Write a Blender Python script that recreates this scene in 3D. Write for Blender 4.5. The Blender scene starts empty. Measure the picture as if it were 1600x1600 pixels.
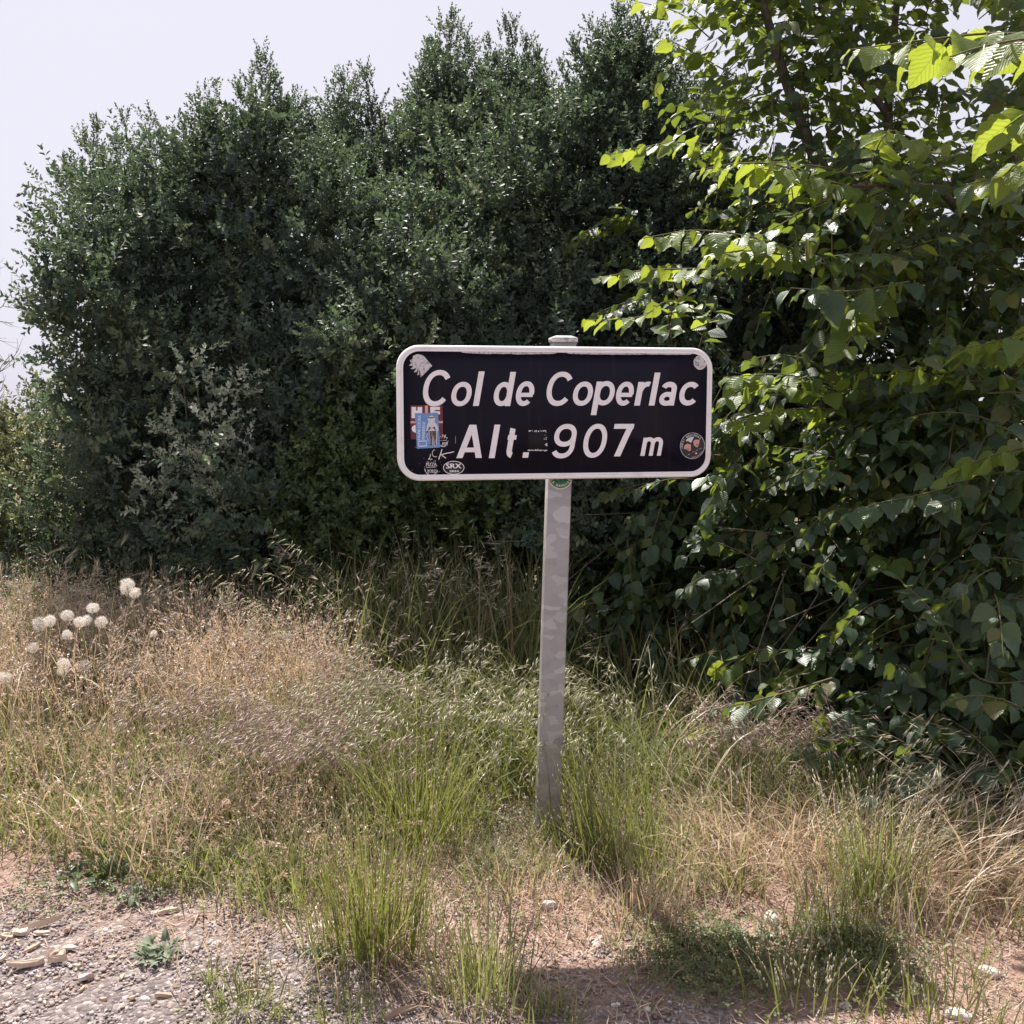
import bpy, math, random
import numpy as np
from mathutils import Vector, Matrix

R = math.radians
rng = np.random.default_rng(7)
random.seed(7)
sc = bpy.context.scene
COL = sc.collection

# ------------------------------------------------------------------ camera, sky, sun, exposure
F_PX, PITCH, CAM_H = 1605.0, R(6.0), 1.27
cam_d = bpy.data.cameras.new('camera')
cam = bpy.data.objects.new('camera', cam_d); COL.objects.link(cam)
cam.location = (0, 0, CAM_H)
cam.rotation_euler = (R(90) - PITCH, 0, 0)
cam_d.sensor_width = 36; cam_d.lens = 36 * F_PX / 1600.0
cam_d.clip_start = 0.05; cam_d.clip_end = 3000
sc.camera = cam

SUN = Vector((-0.33, 0.80, 1.25)).normalized()
w = bpy.data.worlds.new('World'); sc.world = w; w.use_nodes = True
nt = w.node_tree; nt.nodes.clear()
sky = nt.nodes.new('ShaderNodeTexSky'); sky.sky_type = 'NISHITA'; sky.sun_disc = False
sky.sun_elevation = math.asin(SUN.z); sky.sun_rotation = math.atan2(SUN.x, SUN.y)
sky.altitude = 900; sky.air_density = 1.0; sky.dust_density = 6.0; sky.ozone_density = 1.0
hs = nt.nodes.new('ShaderNodeHueSaturation'); hs.inputs['Saturation'].default_value = 0.45
bg = nt.nodes.new('ShaderNodeBackground'); bg.inputs['Strength'].default_value = 0.10
wo = nt.nodes.new('ShaderNodeOutputWorld')
hz = nt.nodes.new('ShaderNodeMix'); hz.data_type = 'RGBA'; hz.inputs[0].default_value = 0.92      # thin white haze over the whole sky
hz.inputs[7].default_value = (3.05, 2.98, 3.42, 1)
nt.links.new(sky.outputs[0], hs.inputs['Color']); nt.links.new(hs.outputs[0], hz.inputs[6]); nt.links.new(hz.outputs[2], bg.inputs['Color'])
nt.links.new(bg.outputs[0], wo.inputs['Surface'])

sl = bpy.data.lights.new('sun', 'SUN'); sl.energy = 4.2; sl.angle = R(0.55); sl.color = (1.0, 0.94, 0.86)
so = bpy.data.objects.new('sun', sl); COL.objects.link(so)
so.rotation_euler = (-SUN).to_track_quat('-Z', 'Y').to_euler()

sc.view_settings.view_transform = 'Standard'; sc.view_settings.look = 'None'
sc.view_settings.exposure = 1.35; sc.view_settings.gamma = 1.0
sc.view_settings.use_curve_mapping = False
cy = sc.cycles
cy.max_bounces = 7; cy.diffuse_bounces = 3; cy.glossy_bounces = 2; cy.transmission_bounces = 4
cy.sample_clamp_indirect = 8; cy.use_denoising = True

# ------------------------------------------------------------------ helpers
CP, SP = math.cos(PITCH), math.sin(PITCH)
def ray(px, py):
    a = (px - 800.0) / F_PX; b = (800.0 - py) / F_PX
    return np.array([a, CP + b * SP, -SP + b * CP])
def at(px, py, Y):                       # point of the photo's pixel at distance Y
    d = ray(px, py)
    return np.array([0, 0, CAM_H]) + d * (Y / d[1])
def gz(x, y):
    x = np.asarray(x, float); y = np.asarray(y, float)
    t = np.clip((y - 3.2) / 2.0, 0, 1); t = t * t * (3 - 2 * t)
    z = 0.07 * t + 0.012 * np.sin(2.3 * x + 1.1 * y) + 0.008 * np.sin(5.1 * y - 3.7 * x + 1)
    return z * np.clip((9 - np.abs(y)) / 3, 0.05, 1)
def gnd(px, py):                         # ground point under a pixel
    d = ray(px, py); p = np.array([0, 0, CAM_H]) + d * (CAM_H / -d[2])
    for _ in range(3):
        z = float(gz(p[0], p[1])); p = np.array([0, 0, CAM_H]) + d * ((CAM_H - z) / -d[2])
    return p
def norm(v):
    return v / np.maximum(np.linalg.norm(v, axis=-1, keepdims=True), 1e-9)

class Geo:
    def __init__(s): s.v, s.t, s.q, s.a, s.n = [], [], [], [], 0
    def add(s, V, T=None, Q=None, A=None):
        V = np.asarray(V, float).reshape(-1, 3)
        if T is not None and len(T): s.t.append(np.asarray(T, np.int64).reshape(-1, 3) + s.n)
        if Q is not None and len(Q): s.q.append(np.asarray(Q, np.int64).reshape(-1, 4) + s.n)
        s.v.append(V); s.a.append(np.zeros((len(V), 3)) if A is None else np.asarray(A, float).reshape(-1, 3))
        s.n += len(V)
    def inst(s, tpl, M, P, rnd):         # tpl = (V, T, Q, luv); M (k,3,3) columns = axes; P (k,3)
        V, T, Q, L = tpl; k = len(P); n = len(V)
        if k == 0: return
        W = np.einsum('kij,nj->kni', M, V) + P[:, None, :]
        off = (np.arange(k) * n)[:, None, None]
        A = np.repeat(L[None], k, 0).copy(); A[:, :, 2] = np.asarray(rnd)[:, None]
        s.add(W, (T[None] + off).reshape(-1, 3) if len(T) else None, (Q[None] + off).reshape(-1, 4) if len(Q) else None, A)
    def mesh(s, name, smooth=False):
        V = np.concatenate(s.v); A = np.concatenate(s.a)
        T = np.concatenate(s.t) if s.t else np.zeros((0, 3), np.int64)
        Q = np.concatenate(s.q) if s.q else np.zeros((0, 4), np.int64)
        me = bpy.data.meshes.new(name)
        me.vertices.add(len(V)); me.vertices.foreach_set('co', V.astype(np.float32).ravel())
        li = np.concatenate([T.ravel(), Q.ravel()]).astype(np.int32)
        me.loops.add(len(li)); me.loops.foreach_set('vertex_index', li)
        st = np.concatenate([np.arange(len(T)) * 3, len(T) * 3 + np.arange(len(Q)) * 4]).astype(np.int32)
        me.polygons.add(len(st)); me.polygons.foreach_set('loop_start', st)
        if smooth: me.polygons.foreach_set('use_smooth', np.ones(len(st), bool))
        me.update(calc_edges=True)
        at_ = me.attributes.new('luv', 'FLOAT_VECTOR', 'POINT'); at_.data.foreach_set('vector', A.astype(np.float32).ravel())
        return me
    def build(s, name, mat, parent=None, smooth=False):
        return link(name, s.mesh(name, smooth), mat, parent)

def link(name, me, mat=None, parent=None):
    o = bpy.data.objects.new(name, me); COL.objects.link(o)
    if mat is not None:
        me.materials.clear(); me.materials.append(mat)
    if parent is not None: o.parent = parent
    return o
def tag(o, label=None, cat=None, group=None, kind=None):
    if label: o['label'] = label
    if cat: o['category'] = cat
    if group: o['group'] = group
    if kind: o['kind'] = kind
    return o
def empty(name, loc=(0, 0, 0), rz=0):
    o = bpy.data.objects.new(name, None); COL.objects.link(o)
    o.location = loc; o.rotation_euler = (0, 0, rz); o.empty_display_size = 0.1
    return o
EMPTY_FIX = []                            # parts built in world space under an Empty at the thing's base
def world_child(o, root):
    o.parent = root; EMPTY_FIX.append((o, root)); return o
def fix_children():
    for o, root in EMPTY_FIX:
        o.matrix_parent_inverse = Matrix.LocRotScale(root.location, root.rotation_euler, root.scale).inverted()
    EMPTY_FIX.clear()

def frame(z, up_hint=None):              # (k,3) direction -> (k,3,3) with columns x,y,z ; random roll unless hinted
    z = norm(z)
    h = norm(rng.normal(size=z.shape)) if up_hint is None else up_hint
    x = norm(np.cross(h, z)); y = np.cross(z, x)
    return np.stack([x, y, z], axis=2)

def tube(g, P, rad, sides=6, rnd=0.5, cap=True):
    P = np.asarray(P, float); n = len(P); rad = np.broadcast_to(rad, n)
    T = norm(np.gradient(P, axis=0)); h = np.array([0.31, 0.17, 0.93]) if abs(T[0, 2]) < 0.9 else np.array([0.9, 0.3, 0.1])
    X = norm(np.cross(T, h)); Y = np.cross(T, X)
    a = np.arange(sides) / sides * 2 * math.pi
    V = P[:, None] + rad[:, None, None] * (np.cos(a)[None, :, None] * X[:, None] + np.sin(a)[None, :, None] * Y[:, None])
    i, j = np.meshgrid(np.arange(n - 1), np.arange(sides), indexing='ij'); j2 = (j + 1) % sides
    Q = np.stack([i * sides + j, i * sides + j2, (i + 1) * sides + j2, (i + 1) * sides + j], -1).reshape(-1, 4)
    A = np.zeros((n * sides, 3)); A[:, 1] = np.repeat(np.linspace(0, 1, n), sides); A[:, 2] = rnd
    g.add(V, None, Q, A)
def spline(pts, n=10):                    # Catmull-Rom through points
    p = np.asarray(pts, float); p = np.vstack([2 * p[0] - p[1], p, 2 * p[-1] - p[-2]])
    out = []
    for i in range(1, len(p) - 2):
        t = np.linspace(0, 1, n, endpoint=False)[:, None]
        a, b, c, d = p[i - 1:i + 3]
        out.append(0.5 * (2 * b + (c - a) * t + (2 * a - 5 * b + 4 * c - d) * t ** 2 + (3 * b - a - 3 * c + d) * t ** 3))
    out.append(p[-2][None]); return np.concatenate(out)

# ------------------------------------------------------------------ materials
def new_mat(name):
    m = bpy.data.materials.new(name); m.use_nodes = True; n = m.node_tree; n.nodes.clear()
    out = n.nodes.new('ShaderNodeOutputMaterial'); return m, n, out
def N(n, t, **kw):
    x = n.nodes.new(t)
    for k, v in kw.items():
        if k in x.inputs: x.inputs[k].default_value = v
        else: setattr(x, k, v)
    return x
def c4(c): return (c[0], c[1], c[2], 1)
def mixc(n, fac, a, b):
    m = n.nodes.new('ShaderNodeMix'); m.data_type = 'RGBA'
    for s, v in ((0, fac), (6, a), (7, b)):
        if isinstance(v, bpy.types.NodeSocket): n.links.new(v, m.inputs[s])
        elif s == 0: m.inputs[0].default_value = v
        else: m.inputs[s].default_value = c4(v)
    return m.outputs[2]
def mth(n, op, a, b=None, clamp=False):
    m = n.nodes.new('ShaderNodeMath'); m.operation = op; m.use_clamp = clamp
    for i, v in enumerate((a, b)):
        if v is None: continue
        if isinstance(v, bpy.types.NodeSocket): n.links.new(v, m.inputs[i])
        else: m.inputs[i].default_value = v
    return m.outputs[0]
def ramp(n, fac, stops):
    r = n.nodes.new('ShaderNodeValToRGB'); e = r.color_ramp.elements
    while len(e) < len(stops): e.new(0.5)
    for el, (p, c) in zip(e, stops): el.position = p; el.color = c4(c) if len(c) == 3 else c
    n.links.new(fac, r.inputs[0]); return r.outputs[0]

def plant_mat(name, stops, trans=(0.2, 0.3, 0.04), tf=0.35, rough=0.5, spec=0.35, veins=False, along=None, patch=None, patch_scale=1.6):
    """stops: colour by the piece's own random value; along: (colour, from, to) tint towards the tip; patch: second colour by place"""
    m, n, out = new_mat(name); L = n.links
    at_ = N(n, 'ShaderNodeAttribute', attribute_name='luv'); sx = N(n, 'ShaderNodeSeparateXYZ'); L.new(at_.outputs['Vector'], sx.inputs[0])
    oi = N(n, 'ShaderNodeObjectInfo'); rv = mth(n, 'FRACT', mth(n, 'ADD', sx.outputs[2], oi.outputs['Random']))
    col = ramp(n, rv, stops)
    if patch is not None:
        geo = N(n, 'ShaderNodeNewGeometry'); nz = N(n, 'ShaderNodeTexNoise', Scale=patch_scale, Detail=2.0); L.new(geo.outputs['Position'], nz.inputs['Vector'])
        f = n.nodes.new('ShaderNodeMapRange'); L.new(nz.outputs[0], f.inputs[0]); f.inputs[1].default_value = 0.42; f.inputs[2].default_value = 0.62
        col = mixc(n, f.outputs[0], col, patch)
    if along is not None:
        f = n.nodes.new('ShaderNodeMapRange'); L.new(sx.outputs[1], f.inputs[0]); f.inputs[1].default_value = along[1]; f.inputs[2].default_value = along[2]
        col = mixc(n, f.outputs[0], col, along[0])
    bs = N(n, 'ShaderNodeBsdfPrincipled', Roughness=rough); bs.inputs['Specular IOR Level'].default_value = spec
    tr = N(n, 'ShaderNodeBsdfTranslucent')
    tcol = mixc(n, 0.25, trans, col)
    if veins:
        au = mth(n, 'ABSOLUTE', sx.outputs[0])
        ph = mth(n, 'SUBTRACT', sx.outputs[1], mth(n, 'MULTIPLY', au, 0.42))
        wv = mth(n, 'POWER', mth(n, 'ABSOLUTE', mth(n, 'COSINE', mth(n, 'MULTIPLY', ph, 26.0))), 10.0)
        mid = mth(n, 'LESS_THAN', au, 0.035)
        vv = mth(n, 'MAXIMUM', wv, mid)
        col = mixc(n, mth(n, 'MULTIPLY', vv, 0.22), col, (0.16, 0.22, 0.08))
        tcol = mixc(n, mth(n, 'MULTIPLY', vv, 0.35), tcol, (0.05, 0.09, 0.01))
        bp = N(n, 'ShaderNodeBump', Strength=0.45, Distance=0.003); bp.invert = True; L.new(vv, bp.inputs['Height']); L.new(bp.outputs[0], bs.inputs['Normal'])
    L.new(col, bs.inputs['Base Color']); L.new(tcol, tr.inputs['Color'])
    mx = N(n, 'ShaderNodeMixShader'); mx.inputs[0].default_value = tf
    L.new(bs.outputs[0], mx.inputs[1]); L.new(tr.outputs[0], mx.inputs[2]); L.new(mx.outputs[0], out.inputs['Surface'])
    return m

def solid_mat(name, col, rough=0.6, spec=0.4, metal=0.0, col2=None, scale=20.0, lo=0.4, hi=0.65, bump=0.0, bscale=80.0, rnd=None):
    m, n, out = new_mat(name); L = n.links
    bs = N(n, 'ShaderNodeBsdfPrincipled', Roughness=rough, Metallic=metal); bs.inputs['Specular IOR Level'].default_value = spec
    tc = N(n, 'ShaderNodeTexCoord'); c = None
    if rnd is not None:
        at_ = N(n, 'ShaderNodeAttribute', attribute_name='luv'); sx = N(n, 'ShaderNodeSeparateXYZ'); L.new(at_.outputs['Vector'], sx.inputs[0])
        oi = N(n, 'ShaderNodeObjectInfo'); c = ramp(n, mth(n, 'FRACT', mth(n, 'ADD', sx.outputs[2], oi.outputs['Random'])), rnd)
    if col2 is not None:
        nz = N(n, 'ShaderNodeTexNoise', Scale=scale, Detail=5.0, Roughness=0.6); L.new(tc.outputs['Object'], nz.inputs['Vector'])
        f = n.nodes.new('ShaderNodeMapRange'); L.new(nz.outputs[0], f.inputs[0]); f.inputs[1].default_value = lo; f.inputs[2].default_value = hi
        c = mixc(n, f.outputs[0], c if c is not None else col, col2)
    if c is not None: L.new(c, bs.inputs['Base Color'])
    else: bs.inputs['Base Color'].default_value = c4(col)
    if bump:
        nb = N(n, 'ShaderNodeTexNoise', Scale=bscale, Detail=4.0); L.new(tc.outputs['Object'], nb.inputs['Vector'])
        bp = N(n, 'ShaderNodeBump', Strength=bump, Distance=0.004); L.new(nb.outputs[0], bp.inputs['Height']); L.new(bp.outputs[0], bs.inputs['Normal'])
    L.new(bs.outputs[0], out.inputs['Surface']); return m

M = {}
M['box'] = plant_mat('small_leaf_green', [(0, (0.042, 0.070, 0.058)), (0.4, (0.064, 0.100, 0.078)), (0.7, (0.10, 0.138, 0.092)), (1, (0.175, 0.195, 0.11))], (0.18, 0.26, 0.10), 0.26, 0.58, 0.38, patch=(0.068, 0.094, 0.078))
M['fresh'] = plant_mat('fresh_small_leaf', [(0, (0.05, 0.085, 0.04)), (0.6, (0.072, 0.115, 0.05)), (1, (0.14, 0.17, 0.06))], (0.25, 0.33, 0.05), 0.3, 0.4, 0.5)
M['silver'] = plant_mat('silvery_leaf', [(0, (0.16, 0.20, 0.14)), (0.45, (0.32, 0.36, 0.27)), (1, (0.56, 0.58, 0.47))], (0.28, 0.32, 0.2), 0.25, 0.6, 0.3)
M['olive'] = plant_mat('yellowish_leaf', [(0, (0.075, 0.095, 0.045)), (0.6, (0.115, 0.13, 0.06)), (1, (0.19, 0.17, 0.10))], (0.26, 0.28, 0.09), 0.3, 0.5, 0.4)
M['broad'] = plant_mat('broad_leaf', [(0, (0.033, 0.060, 0.044)), (0.5, (0.045, 0.082, 0.05)), (0.9, (0.07, 0.11, 0.05)), (1, (0.15, 0.13, 0.05))], (0.32, 0.42, 0.03), 0.36, 0.38, 0.45, veins=True)
M['young'] = plant_mat('young_broad_leaf', [(0, (0.075, 0.125, 0.03)), (0.6, (0.10, 0.16, 0.035)), (1, (0.14, 0.19, 0.04))], (0.50, 0.58, 0.05), 0.48, 0.42, 0.45, veins=True)
M['bark'] = solid_mat('bark', (0.09, 0.07, 0.055), 0.9, 0.2, col2=(0.16, 0.14, 0.12), scale=30, bump=0.5)
M['twig'] = solid_mat('green_twig', (0.10, 0.10, 0.05), 0.8, 0.2, col2=(0.13, 0.09, 0.06), scale=14)
M['deadwood'] = solid_mat('grey_deadwood', (0.22, 0.19, 0.17), 0.9, 0.2, col2=(0.3, 0.27, 0.25), scale=18)
G_ST = [(0, (0.10, 0.125, 0.045)), (0.45, (0.155, 0.17, 0.07)), (0.7, (0.23, 0.22, 0.11)), (1, (0.40, 0.33, 0.22))]
M['grass'] = plant_mat('green_grass_blade', G_ST, (0.3, 0.36, 0.06), 0.38, 0.42, 0.6, along=((0.42, 0.36, 0.24), 0.45, 1.1))
M['lush'] = plant_mat('lush_grass_blade', [(0, (0.095, 0.12, 0.033)), (0.5, (0.145, 0.165, 0.05)), (0.85, (0.21, 0.20, 0.09)), (1, (0.36, 0.29, 0.17))], (0.28, 0.31, 0.05), 0.38, 0.42, 0.6, along=((0.34, 0.32, 0.18), 0.5, 1.3))
M['shade_grass'] = plant_mat('long_grass_blade', [(0, (0.09, 0.12, 0.045)), (0.5, (0.13, 0.15, 0.06)), (0.75, (0.2, 0.18, 0.1)), (1, (0.28, 0.2, 0.13))], (0.26, 0.3, 0.08), 0.28, 0.6, 0.3)
M['dry'] = plant_mat('dry_grass', [(0, (0.33, 0.25, 0.17)), (0.5, (0.52, 0.41, 0.30)), (0.85, (0.68, 0.57, 0.45)), (1, (0.30, 0.29, 0.15))], (0.55, 0.4, 0.22), 0.38, 0.42, 0.6)
M['drypink'] = plant_mat('dry_pink_panicle', [(0, (0.40, 0.28, 0.20)), (0.5, (0.58, 0.44, 0.33)), (1, (0.74, 0.63, 0.52))], (0.6, 0.4, 0.28), 0.38, 0.42, 0.6)
M['brome'] = plant_mat('brome_spikelet', [(0, (0.36, 0.25, 0.22)), (0.4, (0.54, 0.42, 0.37)), (0.75, (0.70, 0.62, 0.55)), (1, (0.56, 0.54, 0.38))], (0.5, 0.36, 0.28), 0.38, 0.42, 0.6)
M['pale'] = plant_mat('pale_spikelet', [(0, (0.40, 0.40, 0.26)), (0.6, (0.52, 0.5, 0.36)), (1, (0.62, 0.56, 0.44))], (0.5, 0.46, 0.28), 0.38, 0.42, 0.6)
M['straw'] = plant_mat('straw', [(0, (0.34, 0.23, 0.14)), (0.5, (0.50, 0.38, 0.26)), (0.9, (0.64, 0.53, 0.41)), (1, (0.25, 0.24, 0.12))], (0.58, 0.45, 0.29), 0.38, 0.42, 0.6)
M['thatch'] = plant_mat('dead_thatch', [(0, (0.22, 0.135, 0.10)), (0.5, (0.36, 0.25, 0.195)), (0.9, (0.54, 0.44, 0.37)), (1, (0.2, 0.2, 0.09))], (0.4, 0.25, 0.15), 0.2, 0.7, 0.2)
M['clover'] = plant_mat('mat_leaf', [(0, (0.065, 0.09, 0.036)), (0.6, (0.105, 0.13, 0.055)), (1, (0.24, 0.22, 0.10))], (0.24, 0.28, 0.07), 0.28, 0.5, 0.35)
M['rosette'] = plant_mat('dusty_rosette_leaf', [(0, (0.11, 0.15, 0.09)), (0.6, (0.16, 0.20, 0.13)), (1, (0.22, 0.25, 0.18))], (0.2, 0.26, 0.1), 0.2, 0.6, 0.3)
M['darkrosette'] = plant_mat('dark_weed_leaf', [(0, (0.05, 0.08, 0.04)), (1, (0.09, 0.12, 0.06))], (0.2, 0.3, 0.05), 0.25, 0.45, 0.4)
M['fluff'] = plant_mat('seed_fluff', [(0, (0.80, 0.74, 0.68)), (1, (0.86, 0.82, 0.77))], (0.85, 0.8, 0.74), 0.4, 0.7, 0.2)
M['stone'] = solid_mat('pebble', (0.4, 0.36, 0.35), 0.85, 0.3, rnd=[(0, (0.15, 0.13, 0.13)), (0.5, (0.265, 0.225, 0.22)), (0.85, (0.39, 0.34, 0.33)), (1, (0.60, 0.55, 0.53))], col2=(0.31, 0.20, 0.155), scale=6, lo=0.5, hi=0.72)
M['pale_stone'] = solid_mat('pale_limestone', (0.62, 0.56, 0.52), 0.85, 0.3, col2=(0.46, 0.38, 0.33), scale=30, bump=0.4)
M['chip'] = solid_mat('wood_chip', (0.6, 0.46, 0.33), 0.75, 0.3, rnd=[(0, (0.26, 0.18, 0.13)), (0.35, (0.48, 0.34, 0.24)), (0.75, (0.58, 0.45, 0.34)), (1, (0.68, 0.58, 0.50))], col2=(0.40, 0.3, 0.23), scale=40, bump=0.3)

# ground: reddish soil, grey gravel fines, dead moss
def ground_mat():
    m, n, out = new_mat('soil'); L = n.links
    g = N(n, 'ShaderNodeNewGeometry'); P = g.outputs['Position']
    bs = N(n, 'ShaderNodeBsdfPrincipled', Roughness=0.95); bs.inputs['Specular IOR Level'].default_value = 0.15
    def noise(s, d=4.0, r=0.55):
        x = N(n, 'ShaderNodeTexNoise', Scale=s, Detail=d, Roughness=r); L.new(P, x.inputs['Vector']); return x.outputs[0]
    def rr(v, a, b):
        f = n.nodes.new('ShaderNodeMapRange'); L.new(v, f.inputs[0]); f.inputs[1].default_value = a; f.inputs[2].default_value = b; return f.outputs[0]
    soil = ramp(n, noise(14, 6, 0.7), [(0.25, (0.17, 0.105, 0.08)), (0.5, (0.27, 0.18, 0.145)), (0.75, (0.36, 0.27, 0.23))])
    vo = N(n, 'ShaderNodeTexVoronoi', Scale=95.0); L.new(P, vo.inputs['Vector'])
    sp = N(n, 'ShaderNodeSeparateXYZ'); L.new(vo.outputs['Color'], sp.inputs[0])
    grit = ramp(n, sp.outputs[0], [(0.0, (0.10, 0.083, 0.083)), (0.5, (0.18, 0.148, 0.143)), (0.85, (0.26, 0.22, 0.21)), (1.0, (0.40, 0.35, 0.335))])
    # the gravelled lay-by: near and to the left, its edge ragged
    px = N(n, 'ShaderNodeSeparateXYZ'); L.new(P, px.inputs[0])
    e = mth(n, 'ADD', mth(n, 'MULTIPLY', px.outputs[0], 0.32), px.outputs[1])
    e = mth(n, 'ADD', e, mth(n, 'MULTIPLY', mth(n, 'SUBTRACT', noise(3.2, 5, 0.65), 0.5), 1.1))
    fg = rr(e, 2.35, 1.95)
    c = mixc(n, fg, soil, grit)
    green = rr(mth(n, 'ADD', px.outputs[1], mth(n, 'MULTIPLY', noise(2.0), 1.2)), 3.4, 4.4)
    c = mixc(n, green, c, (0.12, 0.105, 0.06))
    L.new(c, bs.inputs['Base Color'])
    h = mth(n, 'ADD', mth(n, 'MULTIPLY', noise(60, 6, 0.7), 0.8), mth(n, 'MULTIPLY', vo.outputs['Distance'], -0.8))
    bp = N(n, 'ShaderNodeBump', Strength=0.9, Distance=0.008); L.new(h, bp.inputs['Height']); L.new(bp.outputs[0], bs.inputs['Normal'])
    L.new(bs.outputs[0], out.inputs['Surface']); return m
M['soil'] = ground_mat()

# ------------------------------------------------------------------ ground
def axis_grid(lo, hi, step, far):
    a = list(np.arange(lo, hi + 1e-6, step)); s = step; L_, H_ = [], []
    x = hi
    while x < far: s *= 1.5; x += s; H_.append(x)
    s = step; x = lo
    while x > -far: s *= 1.5; x -= s; L_.append(x)
    return np.array(L_[::-1] + a + H_)
gx = axis_grid(-3, 3, 0.06, 900); gy = axis_grid(0.5, 6.5, 0.06, 900)
X, Y = np.meshgrid(gx, gy, indexing='xy')
Z = gz(X, Y) + np.where((np.abs(X) < 3) & (Y < 6.5) & (Y > 0.5), rng.normal(0, 0.003, X.shape), 0)
far = np.hypot(X, Y); Z = Z - np.clip((far - 14) / 40, 0, 1) ** 1.5 * 6.0     # the land falls away beyond the pass
g = Geo(); nx, ny = len(gx), len(gy)
i, j = np.meshgrid(np.arange(ny - 1), np.arange(nx - 1), indexing='ij')
g.add(np.stack([X, Y, Z], -1), None, np.stack([i * nx + j, i * nx + j + 1, (i + 1) * nx + j + 1, (i + 1) * nx + j], -1))
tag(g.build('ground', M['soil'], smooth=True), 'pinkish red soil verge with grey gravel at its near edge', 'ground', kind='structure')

# ------------------------------------------------------------------ the road sign
M['white_frame'] = solid_mat('white_enamel', (0.86, 0.83, 0.83), 0.35, 0.5, col2=(0.72, 0.68, 0.66), scale=25, lo=0.52, hi=0.8)
M['white_print'] = solid_mat('white_lettering', (0.86, 0.80, 0.81), 0.5, 0.4, col2=(0.78, 0.72, 0.73), scale=60, lo=0.45, hi=0.7)
M['worn_white'] = solid_mat('worn_white_paper', (0.62, 0.58, 0.58), 0.7, 0.3, col2=(0.3, 0.28, 0.29), scale=120, lo=0.5, hi=0.62)
M['grey_back'] = solid_mat('grey_aluminium_back', (0.4, 0.4, 0.41), 0.5, 0.5, col2=(0.34, 0.34, 0.35), scale=15)
M['maroon'] = solid_mat('maroon_sticker', (0.16, 0.025, 0.04), 0.5, 0.4, col2=(0.13, 0.02, 0.03), scale=40)
M['salmon'] = solid_mat('salmon_print', (0.72, 0.36, 0.29), 0.5, 0.4)
M['blue'] = solid_mat('blue_sticker', (0.135, 0.26, 0.52), 0.45, 0.4, col2=(0.16, 0.29, 0.55), scale=30)
M['skyblue'] = solid_mat('pale_blue_print', (0.55, 0.66, 0.85), 0.5, 0.4)
M['figure_grey'] = solid_mat('pale_grey_print', (0.62, 0.60, 0.64), 0.5, 0.4)
M['figure_brown'] = solid_mat('dark_brown_print', (0.075, 0.055, 0.05), 0.5, 0.4, col2=(0.2, 0.12, 0.08), scale=150, lo=0.5, hi=0.55)
M['black_print'] = solid_mat('black_print', (0.012, 0.012, 0.014), 0.5, 0.4)
M['dark_sticker'] = solid_mat('charcoal_sticker', (0.03, 0.028, 0.031), 0.45, 0.3)
M['stain'] = solid_mat('glue_stain', (0.014, 0.014, 0.015), 0.75, 0.2)
M['skin_print'] = solid_mat('pink_face_print', (0.60, 0.30, 0.24), 0.5, 0.4)
M['red_print'] = solid_mat('red_print', (0.55, 0.05, 0.05), 0.5, 0.4)
M['green_sticker'] = solid_mat('green_sticker', (0.03, 0.16, 0.075), 0.45, 0.4)
M['cream_print'] = solid_mat('cream_print', (0.62, 0.64, 0.52), 0.5, 0.4)
def face_mat():
    m, n, out = new_mat('black_sign_face'); L = n.links
    tc = N(n, 'ShaderNodeTexCoord'); nz = N(n, 'ShaderNodeTexNoise', Scale=5.0, Detail=6.0, Roughness=0.7); L.new(tc.outputs['Object'], nz.inputs['Vector'])
    bs = N(n, 'ShaderNodeBsdfPrincipled'); bs.inputs['Specular IOR Level'].default_value = 0.12
    mp = N(n, 'ShaderNodeMapping'); mp.inputs['Scale'].default_value = (38, 38, 2.5); L.new(tc.outputs['Object'], mp.inputs[0])
    dr = N(n, 'ShaderNodeTexNoise', Scale=1.0, Detail=4.0, Roughness=0.7); L.new(mp.outputs[0], dr.inputs['Vector'])      # rain streaks of dust
    f = n.nodes.new('ShaderNodeMapRange'); L.new(dr.outputs[0], f.inputs[0]); f.inputs[1].default_value = 0.55; f.inputs[2].default_value = 0.8; f.inputs[4].default_value = 0.5
    L.new(mixc(n, f.outputs[0], mixc(n, nz.outputs[0], (0.005, 0.004, 0.010), (0.012, 0.009, 0.020)), (0.03, 0.026, 0.03)), bs.inputs['Base Color'])
    sm = N(n, 'ShaderNodeTexNoise', Scale=9.0, Detail=5.0); L.new(tc.outputs['Object'], sm.inputs['Vector'])
    L.new(mth(n, 'ADD', mth(n, 'MULTIPLY', sm.outputs[0], 0.25), 0.2), bs.inputs['Roughness'])
    L.new(bs.outputs[0], out.inputs['Surface']); return m
M['face'] = face_mat()
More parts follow.
